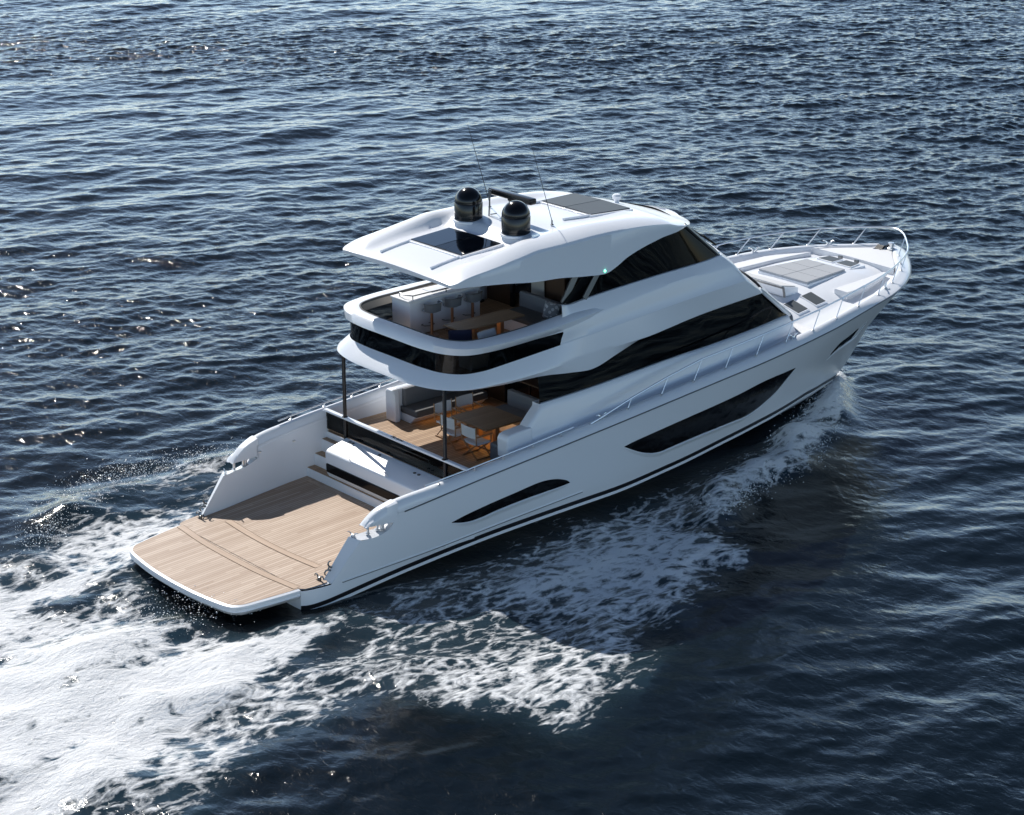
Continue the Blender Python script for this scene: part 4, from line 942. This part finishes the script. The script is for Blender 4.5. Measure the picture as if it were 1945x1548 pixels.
# =================================================================== SEA
WZ = -.06
def grid_dir(): return np.array([.654, .756]), np.array([.756, -.654])
UU, VV = grid_dir()
N = 1024; LT = 128.0; U0_ = -16.0
rng = np.random.RandomState(11)
k1 = np.fft.fftfreq(N, LT/N)*2*np.pi
KX, KY = np.meshgrid(k1, k1, indexing='ij'); KK = np.sqrt(KX**2+KY**2); KK[0, 0] = 1
def spectrum(lp, amp, spread, ang, kmin=0, small=.05):
    kp = 2*np.pi/lp
    ct = (KX*math.cos(ang)+KY*math.sin(ang))/KK
    P = np.exp(-1.25*(kp/KK)**2)/KK**3.6*(np.abs(ct)**spread+.03)*np.exp(-(KK*small)**2)
    P[0, 0] = 0; P[KK < kmin] = 0
    h = np.sqrt(P)*(rng.normal(size=KK.shape)+1j*rng.normal(size=KK.shape))
    z = np.real(np.fft.ifft2(h)); s_ = amp/z.std()
    dx = np.real(np.fft.ifft2(-1j*KX/KK*h))*s_; dy = np.real(np.fft.ifft2(-1j*KY/KK*h))*s_
    return z*s_, dx, dy
z1_, dx1, dy1 = spectrum(3.3, .021, 2, math.radians(-17), small=.06)
z2_, dx2, dy2 = spectrum(9.0, .036, 3, math.radians(-27), small=.2)
z3_, dx3, dy3 = spectrum(.85, .0125, 1.2, math.radians(-12), small=.04)
gq = np.fft.fft2(rng.normal(size=(N, N)))*np.exp(-(KX*5.0)**2-(KY*11.0)**2); gq = np.real(np.fft.ifft2(gq)); gust = np.clip(1+.34*gq/gq.std(), .4, 1.8)*np.interp(U0_+np.arange(N)*(LT/N), [-16, 0, 25, 55, 112], [.50, .60, .80, 1.0, 1.05])[:, None]   # gusts and slicks
Zs = z1_*(.45+.55*gust)+z2_+z3_*gust; DX = -(dx1*(.45+.55*gust)+dx2+dx3*gust)*.9; DY = -(dy1*(.45+.55*gust)+dy2+dy3*gust)*.9
U0, V0 = -16.0, -57.0
iu = np.arange(N); jv = np.arange(190, 970)     # part of the tile that the camera looks at
A, B = np.meshgrid(iu, jv, indexing='ij')
Z = Zs[A, B]; uu = U0+A*(LT/N)+DX[A, B]; vv = V0+B*(LT/N)+DY[A, B]
X = uu*UU[0]+vv*VV[0]; Y = uu*UU[1]+vv*VV[1]
# ---- wake shape and foam density, in the sea plane
def sea(u, v): p = px(u, v, z=WZ); return p[:2]
def seg_field(pts, ws, amps):      # soft strip along a polyline with varying width and strength
    P = [np.array(p) for p in pts]; out = np.zeros_like(X)
    for i in range(len(P)-1):
        a, b = P[i], P[i+1]; d = b-a; L2 = d@d
        t = np.clip(((X-a[0])*d[0]+(Y-a[1])*d[1])/L2, 0, 1)
        dd = np.hypot(X-a[0]-t*d[0], Y-a[1]-t*d[1]); ww_ = ws[i]+(ws[i+1]-ws[i])*t; am = amps[i]+(amps[i+1]-amps[i])*t
        out = np.maximum(out, am*np.exp(-(dd/ww_)**2*1.2))
    return out
def poly_field(pts, soft_):        # signed soft polygon
    P = np.array(pts); n = len(P); inside = np.zeros(X.shape, bool); dist = np.full(X.shape, 1e9)
    for i in range(n):
        a, b = P[i], P[(i+1) % n]; d = b-a
        t = np.clip(((X-a[0])*d[0]+(Y-a[1])*d[1])/(d@d), 0, 1); dist = np.minimum(dist, np.hypot(X-a[0]-t*d[0], Y-a[1]-t*d[1]))
        c = ((a[1] > Y) != (b[1] > Y)) & (X < (b[0]-a[0])*(Y-a[1])/(b[1]-a[1]+1e-12)+a[0]); inside ^= c
    sd_ = np.where(inside, dist, -dist); return np.clip(.5+sd_/(2*soft_), 0, 1)
def smooth_noise(scale, seed):
    r = np.random.RandomState(seed); h = np.fft.fft2(r.normal(size=(N, N))); f = np.exp(-(KK*scale)**2)
    q = np.real(np.fft.ifft2(h*f)); q /= q.std(); return q[A, B]
def streak_noise(sx, sy, seed):
    r = np.random.RandomState(seed); h = np.fft.fft2(r.normal(size=(N, N)))
    f = np.exp(-((KX*.654+KY*.756)*sx)**2-((KX*.756-KY*.654)*sy)**2); q = np.real(np.fft.ifft2(h*f)); q /= q.std(); return q[A, B]
n1, n2, n3 = smooth_noise(.9, 3), smooth_noise(.35, 4), smooth_noise(2.2, 5)
s1, s2 = streak_noise(1.6, .45, 6), streak_noise(.7, .2, 8)
# lacy field on the starboard side
lace = poly_field([sea(*q) for q in ((1590, 730), (1560, 850), (1500, 900), (1350, 1020), (1315, 1130), (1180, 1240), (1090, 1370), (930, 1350), (720, 1345), (520, 1430), (250, 1548), (-200, 1700), (300, 1330), (620, 1200), (640, 1150), (900, 1040), (1200, 930), (1450, 830))], 1.15)
lace = np.clip(lace+(.16*n2+.22*n1)*(lace > .01)*(lace < .99), 0, 1)
dense = poly_field([sea(*q) for q in ((560, 1190), (430, 1180), (330, 1110), (270, 1050), (120, 1090), (-250, 1150), (-500, 1500), (-250, 1720), (120, 1530), (300, 1430), (430, 1330), (560, 1235))], 1.1)
port = poly_field([sea(*q) for q in ((480, 860), (330, 880), (230, 905), (130, 950), (120, 1000), (60, 1050), (-150, 1080), (-200, 1180), (300, 1080), (420, 960))], .9)
crest = seg_field([sea(*q) for q in ((1592, 728), (1560, 800), (1480, 880), (1380, 950), (1325, 1010))], [.35, .8, 1.0, .9, .5], [.9, .95, .95, .8, .6])
edge_ = seg_field([sea(*q) for q in ((1300, 1100), (1190, 1180), (1085, 1365), (900, 1330))], [.8, 1.1, .9, .6], [.55, .5, .55, .3])
hollow = seg_field([sea(*q) for q in ((400, 1110), (470, 1190), (330, 1120), (600, 1160))], [1.1, 1.1, .8, .8], [.7, .6, .6, .5])
band_dark = seg_field([sea(*q) for q in ((270, 1085), (130, 1140), (-30, 1165))], [.6, .7, .8], [.55, .6, .5])
wash = seg_field([sea(*q) for q in ((640, 1170), (520, 1230), (330, 1370), (100, 1500), (-200, 1650))], [.5, .9, 1.1, 1.3, 1.4], [.55, .9, .95, .95, .95])
foam = np.clip(lace*(.425+.05*n1+.02*n3+.055*s1), 0, .58)
side_ = seg_field([(-.2, -3.6), (3, -3.9), (8, -4.1), (13, -3.9), (17, -3.2)], [.9, 1.4, 1.7, 1.6, 1.0], [.50, .50, .49, .45, .36])
foam = np.maximum(foam, np.clip(side_+.07*s2*(side_ > .1)+.05*n1*(side_ > .1), 0, .56))
foam = np.maximum(foam, np.clip(dense*(.72+.19*s1+.13*s2+.09*n3), 0, 1))
foam = np.maximum(foam, np.clip(port*(.52+.09*n1+.09*s1), 0, .8))
foam = np.maximum(foam, np.maximum(crest*(.78+.14*n2+.06*n1), edge_*(.85+.22*n2)))
foam = np.maximum(foam, wash*(.95+.12*n2)); foam = foam-hollow*.55-band_dark*(.8+.2*n2); foam = np.clip(foam, 0, 1)
# calm the hull's own water, raise the bow wave and the stern wash
hullmask = np.clip(1-(np.abs(Y)-2.3)/1.2, 0, 1)*np.clip((X+2.2)/1.0, 0, 1)*np.clip((23.5-X)/1.5, 0, 1)
Z = Z*(1-.9*hullmask)
Z = Z-.55*np.clip(1-np.abs(Y)/2.2, 0, 1)*np.clip((X-.3)/2, 0, 1)*np.clip((20-X)/3, 0, 1)
Z += crest*(.42+.17*n2+.05*n1)+edge_*.12*(1+.6*n2)+dense*(.075*n1+.06*s1+.045*n2+.05)+wash*.08*(1+.7*n2)+lace*.03*n2-hollow*.08
pm_ = seg_field([sea(*q) for q in ((460, 870), (300, 900), (140, 960), (60, 1060))], [.5, .8, .9, .9], [.5, .6, .6, .5]); Z += pm_*.25*(1+.5*n2)
V3 = np.stack([X, Y, Z+WZ], -1)
nu, nv = X.shape
idx = np.arange(nu*nv).reshape(nu, nv)
quads = np.stack([idx[:-1, :-1], idx[:-1, 1:], idx[1:, 1:], idx[1:, :-1]], -1).reshape(-1, 4)
# the same swell carried on coarsely to a kilometre, then flat to the horizon
st_ = 8; M_ = N//st_; R0, R1 = -2, 3
io = np.arange(R0*M_, R1*M_+1); jo = np.arange(R0*M_, R1*M_+1)
AO, BO = np.meshgrid(io, jo, indexing='ij'); ka, kb = (AO*st_) % N, (BO*st_) % N
uo = U0+AO*st_*(LT/N); vo_ = V0+BO*st_*(LT/N)
XO = uo*UU[0]+vo_*VV[0]; YO = uo*UU[1]+vo_*VV[1]
far = np.clip(1.4-np.hypot(uo-40, vo_)/500, .25, 1)
over = (uo > U0+1) & (uo < U0+LT-1) & (vo_ > V0+190*(LT/N)+1) & (vo_ < V0+969*(LT/N)-1)
V4 = np.stack([XO, YO, Zs[ka, kb]*far+WZ-np.where(over, .55, .02)], -1); base_n = nu*nv
ido = base_n+np.arange(AO.size).reshape(AO.shape)
inside = (uo > U0+5) & (uo < U0+LT-5) & (vo_ > V0+190*(LT/N)+5) & (vo_ < V0+969*(LT/N)-5)
qo = np.stack([ido[:-1, :-1], ido[:-1, 1:], ido[1:, 1:], ido[1:, :-1]], -1)
keep = ~(inside[:-1, :-1] & inside[:-1, 1:] & inside[1:, 1:] & inside[1:, :-1]); qo = qo[keep]
bnd = np.concatenate([ido[:, 0], ido[-1, 1:], ido[::-1, -1][1:], ido[0, ::-1][1:-1]])
P = np.concatenate([V3.reshape(-1, 3), V4.reshape(-1, 3)])[bnd]; dv = P[:, :2]-P[:, :2].mean(0); dv /= np.linalg.norm(dv, axis=1)[:, None]
n0 = base_n+AO.size; extra = [np.concatenate([P[:, :2]+dv*9000, np.full((len(bnd), 1), WZ)], 1)]
r_ = n0+np.arange(len(bnd)); sq = np.stack([bnd, r_, np.roll(r_, -1), np.roll(bnd, -1)], -1)
allv = np.concatenate([V3.reshape(-1, 3), V4.reshape(-1, 3)]+extra); allq = np.concatenate([quads, qo, sq])
me = bpy.data.meshes.new('sea_water'); me.vertices.add(len(allv)); me.vertices.foreach_set('co', allv.astype(np.float32).ravel())
me.loops.add(allq.size); me.loops.foreach_set('vertex_index', allq.astype(np.int32).ravel())
me.polygons.add(len(allq)); me.polygons.foreach_set('loop_start', np.arange(0, allq.size, 4, dtype=np.int32))
try: me.polygons.foreach_set('loop_total', np.full(len(allq), 4, dtype=np.int32))
except Exception: pass
me.update(calc_edges=True); me.validate()
me.polygons.foreach_set('use_smooth', np.ones(len(me.polygons), bool))
at = me.attributes.new('foam', 'FLOAT', 'POINT'); at.data.foreach_set('value', np.concatenate([foam.ravel(), np.zeros(len(allv)-foam.size)]).astype(np.float32))
sea_o = link('sea_water', me)
ac = me.attributes.new('chop', 'FLOAT', 'POINT'); ac.data.foreach_set('value', np.concatenate([gust[A, B].ravel(), np.ones(len(allv)-foam.size)]).astype(np.float32))
sea_o = sea_o; tag(sea_o, kind='structure')
m = bpy.data.materials.new('sea'); m.use_nodes = True; n = m.node_tree; L = n.links.new; b = n.nodes['Principled BSDF']
def nd(t, **kw):
    q = n.nodes.new(t)
    for k, v in kw.items(): q.inputs[k].default_value = v
    return q
def mth(op, a, c=None, clamp=False):
    q = n.nodes.new('ShaderNodeMath'); q.operation = op; q.use_clamp = clamp
    for j, v in enumerate((a, c)):
        if v is None: continue
        if isinstance(v, (int, float)): q.inputs[j].default_value = v
        else: L(v, q.inputs[j])
    return q.outputs[0]
tc = n.nodes.new('ShaderNodeTexCoord')
mpw = nd('ShaderNodeMapping'); L(tc.outputs['Object'], mpw.inputs[0]); mpw.inputs['Rotation'].default_value = (0, 0, -math.atan2(.756, .654)+.24); mpw.inputs['Scale'].default_value = (2.3, 1.45, 1)
na = nd('ShaderNodeTexNoise', Scale=1.7, Detail=5.0, Roughness=.56, Distortion=.5); L(mpw.outputs[0], na.inputs['Vector'])
bw = nd('ShaderNodeBump', Strength=.7, Distance=.050); L(na.outputs['Fac'], bw.inputs['Height'])
ach = n.nodes.new('ShaderNodeAttribute'); ach.attribute_name = 'chop'; L(mth('MULTIPLY', mth('ADD', ach.outputs['Fac'], .45), .58, True), bw.inputs['Strength'])
# lacy foam
af = n.nodes.new('ShaderNodeAttribute'); af.attribute_name = 'foam'
mpf = nd('ShaderNodeMapping'); L(tc.outputs['Object'], mpf.inputs[0]); mpf.inputs['Scale'].default_value = (.55, 1.0, 1); mpf.inputs['Rotation'].default_value = (0, 0, .12)
wn_ = nd('ShaderNodeTexNoise', Scale=1.3, Detail=4.0); L(mpf.outputs[0], wn_.inputs['Vector'])
wv = n.nodes.new('ShaderNodeVectorMath'); wv.operation = 'MULTIPLY_ADD'; L(wn_.outputs['Color'], wv.inputs[0]); wv.inputs[1].default_value = (.6, .6, 0); L(mpf.outputs[0], wv.inputs[2])
vo = n.nodes.new('ShaderNodeTexVoronoi'); vo.feature = 'DISTANCE_TO_EDGE'; vo.inputs['Scale'].default_value = 2.1; L(wv.outputs[0], vo.inputs['Vector'])
vo2 = n.nodes.new('ShaderNodeTexVoronoi'); vo2.feature = 'DISTANCE_TO_EDGE'; vo2.inputs['Scale'].default_value = 5.0; L(wv.outputs[0], vo2.inputs['Vector'])
fn = nd('ShaderNodeTexNoise', Scale=7.0, Detail=8.0, Roughness=.7); L(wv.outputs[0], fn.inputs['Vector'])
fn2 = nd('ShaderNodeTexNoise', Scale=.9, Detail=3.0); L(mpf.outputs[0], fn2.inputs['Vector'])
web = mth('SUBTRACT', 1.0, mth('MULTIPLY', vo.outputs['Distance'], 2.3), True)
web2 = mth('SUBTRACT', 1.0, mth('MULTIPLY', vo2.outputs['Distance'], 2.3), True)
tex = mth('ADD', mth('MULTIPLY', web, .42), mth('ADD', mth('MULTIPLY', web2, .22), mth('SUBTRACT', mth('MULTIPLY', fn.outputs['Fac'], 1.05), .345)))
val = mth('SUBTRACT', mth('ADD', tex, mth('MULTIPLY', af.outputs['Fac'], 1.1)), 1.0)
fmask = mth('MULTIPLY', val, 3.2, True)
fmask = mth('MULTIPLY', fmask, mth('MULTIPLY', af.outputs['Fac'], 8.0, True))
fb_ = nd('ShaderNodeBump', Strength=.9, Distance=.10); L(mth('ADD', fn.outputs['Fac'], mth('MULTIPLY', val, .3)), fb_.inputs['Height']); L(bw.outputs['Normal'], fb_.inputs['Normal'])
b.inputs['Base Color'].default_value = (.0022, .0055, .0085, 1); b.inputs['Roughness'].default_value = .10; b.inputs['Specular IOR Level'].default_value = .42; b.inputs['IOR'].default_value = 1.333
L(bw.outputs['Normal'], b.inputs['Normal'])
# water churned with bubbles is paler
aer = nd('ShaderNodeMixRGB'); aer.inputs[1].default_value = (.0022, .0055, .0085, 1); aer.inputs[2].default_value = (.035, .075, .105, 1)
L(mth('MULTIPLY', af.outputs['Fac'], .9, True), aer.inputs[0]); L(aer.outputs[0], b.inputs['Base Color'])
fd = nd('ShaderNodeBsdfDiffuse'); fd.inputs[0].default_value = (.84, .86, .88, 1); L(fb_.outputs['Normal'], fd.inputs['Normal'])
mx = n.nodes.new('ShaderNodeMixShader'); L(fmask, mx.inputs[0]); L(b.outputs[0], mx.inputs[1]); L(fd.outputs[0], mx.inputs[2])
L(mx.outputs[0], n.nodes['Material Output'].inputs[0]); me.materials.append(m)
# ---- spray droplets thrown up by the bow wave and the stern
SPR = mat('spray_drop', (.78, .82, .86), .35)
def spray(name, pts, ws, hs, cnt, smin, smax):
    P = [sea(*q) for q in pts]; V = []; Fc = []
    for _ in range(cnt):
        i = random.randrange(len(P)-1); t_ = random.random(); c = P[i]*(1-t_)+P[i+1]*t_; w_ = ws[i]*(1-t_)+ws[i+1]*t_; h_ = hs[i]*(1-t_)+hs[i+1]*t_
        x, y = c+np.random.normal(size=2)*w_*.5; z = WZ+.12+abs(random.gauss(0, .5))*h_; s_ = random.uniform(smin, smax)*random.choice((.5, .7, 1, 1.4)); b0 = len(V)
        for k in range(6):
            d_ = [(1, 0, 0), (-1, 0, 0), (0, 1, 0), (0, -1, 0), (0, 0, 1), (0, 0, -1)][k]
            V.append((x+d_[0]*s_*random.uniform(.6, 1.5), y+d_[1]*s_*random.uniform(.6, 1.4), z+d_[2]*s_*random.uniform(.6, 1.2)))
        Fc += [tuple(b0+q for q in f) for f in ((0, 2, 4), (2, 1, 4), (1, 3, 4), (3, 0, 4), (2, 0, 5), (1, 2, 5), (3, 1, 5), (0, 3, 5))]
    q = MB(); q.v = V; q.f = Fc; o = q.build(name, SPR, None, 80, merge=False); tag(o, kind='stuff'); return o
spray('bow_spray', ((1588, 722), (1568, 780), (1530, 850), (1440, 920), (1350, 985)), [.3, .7, .9, .8, .5], [.5, .5, .4, .3, .2], 5200, .006, .018)
spray('stern_spray', ((455, 870), (330, 895), (200, 925), (110, 985), (70, 1050)), [.5, .8, .9, .9, .8], [.3, .4, .4, .5, .4], 3400, .006, .016)
spray('wash_spray', ((430, 1150), (300, 1180), (100, 1250)), [1.0, 1.6, 2.0], [.3, .4, .4], 1500, .005, .014)
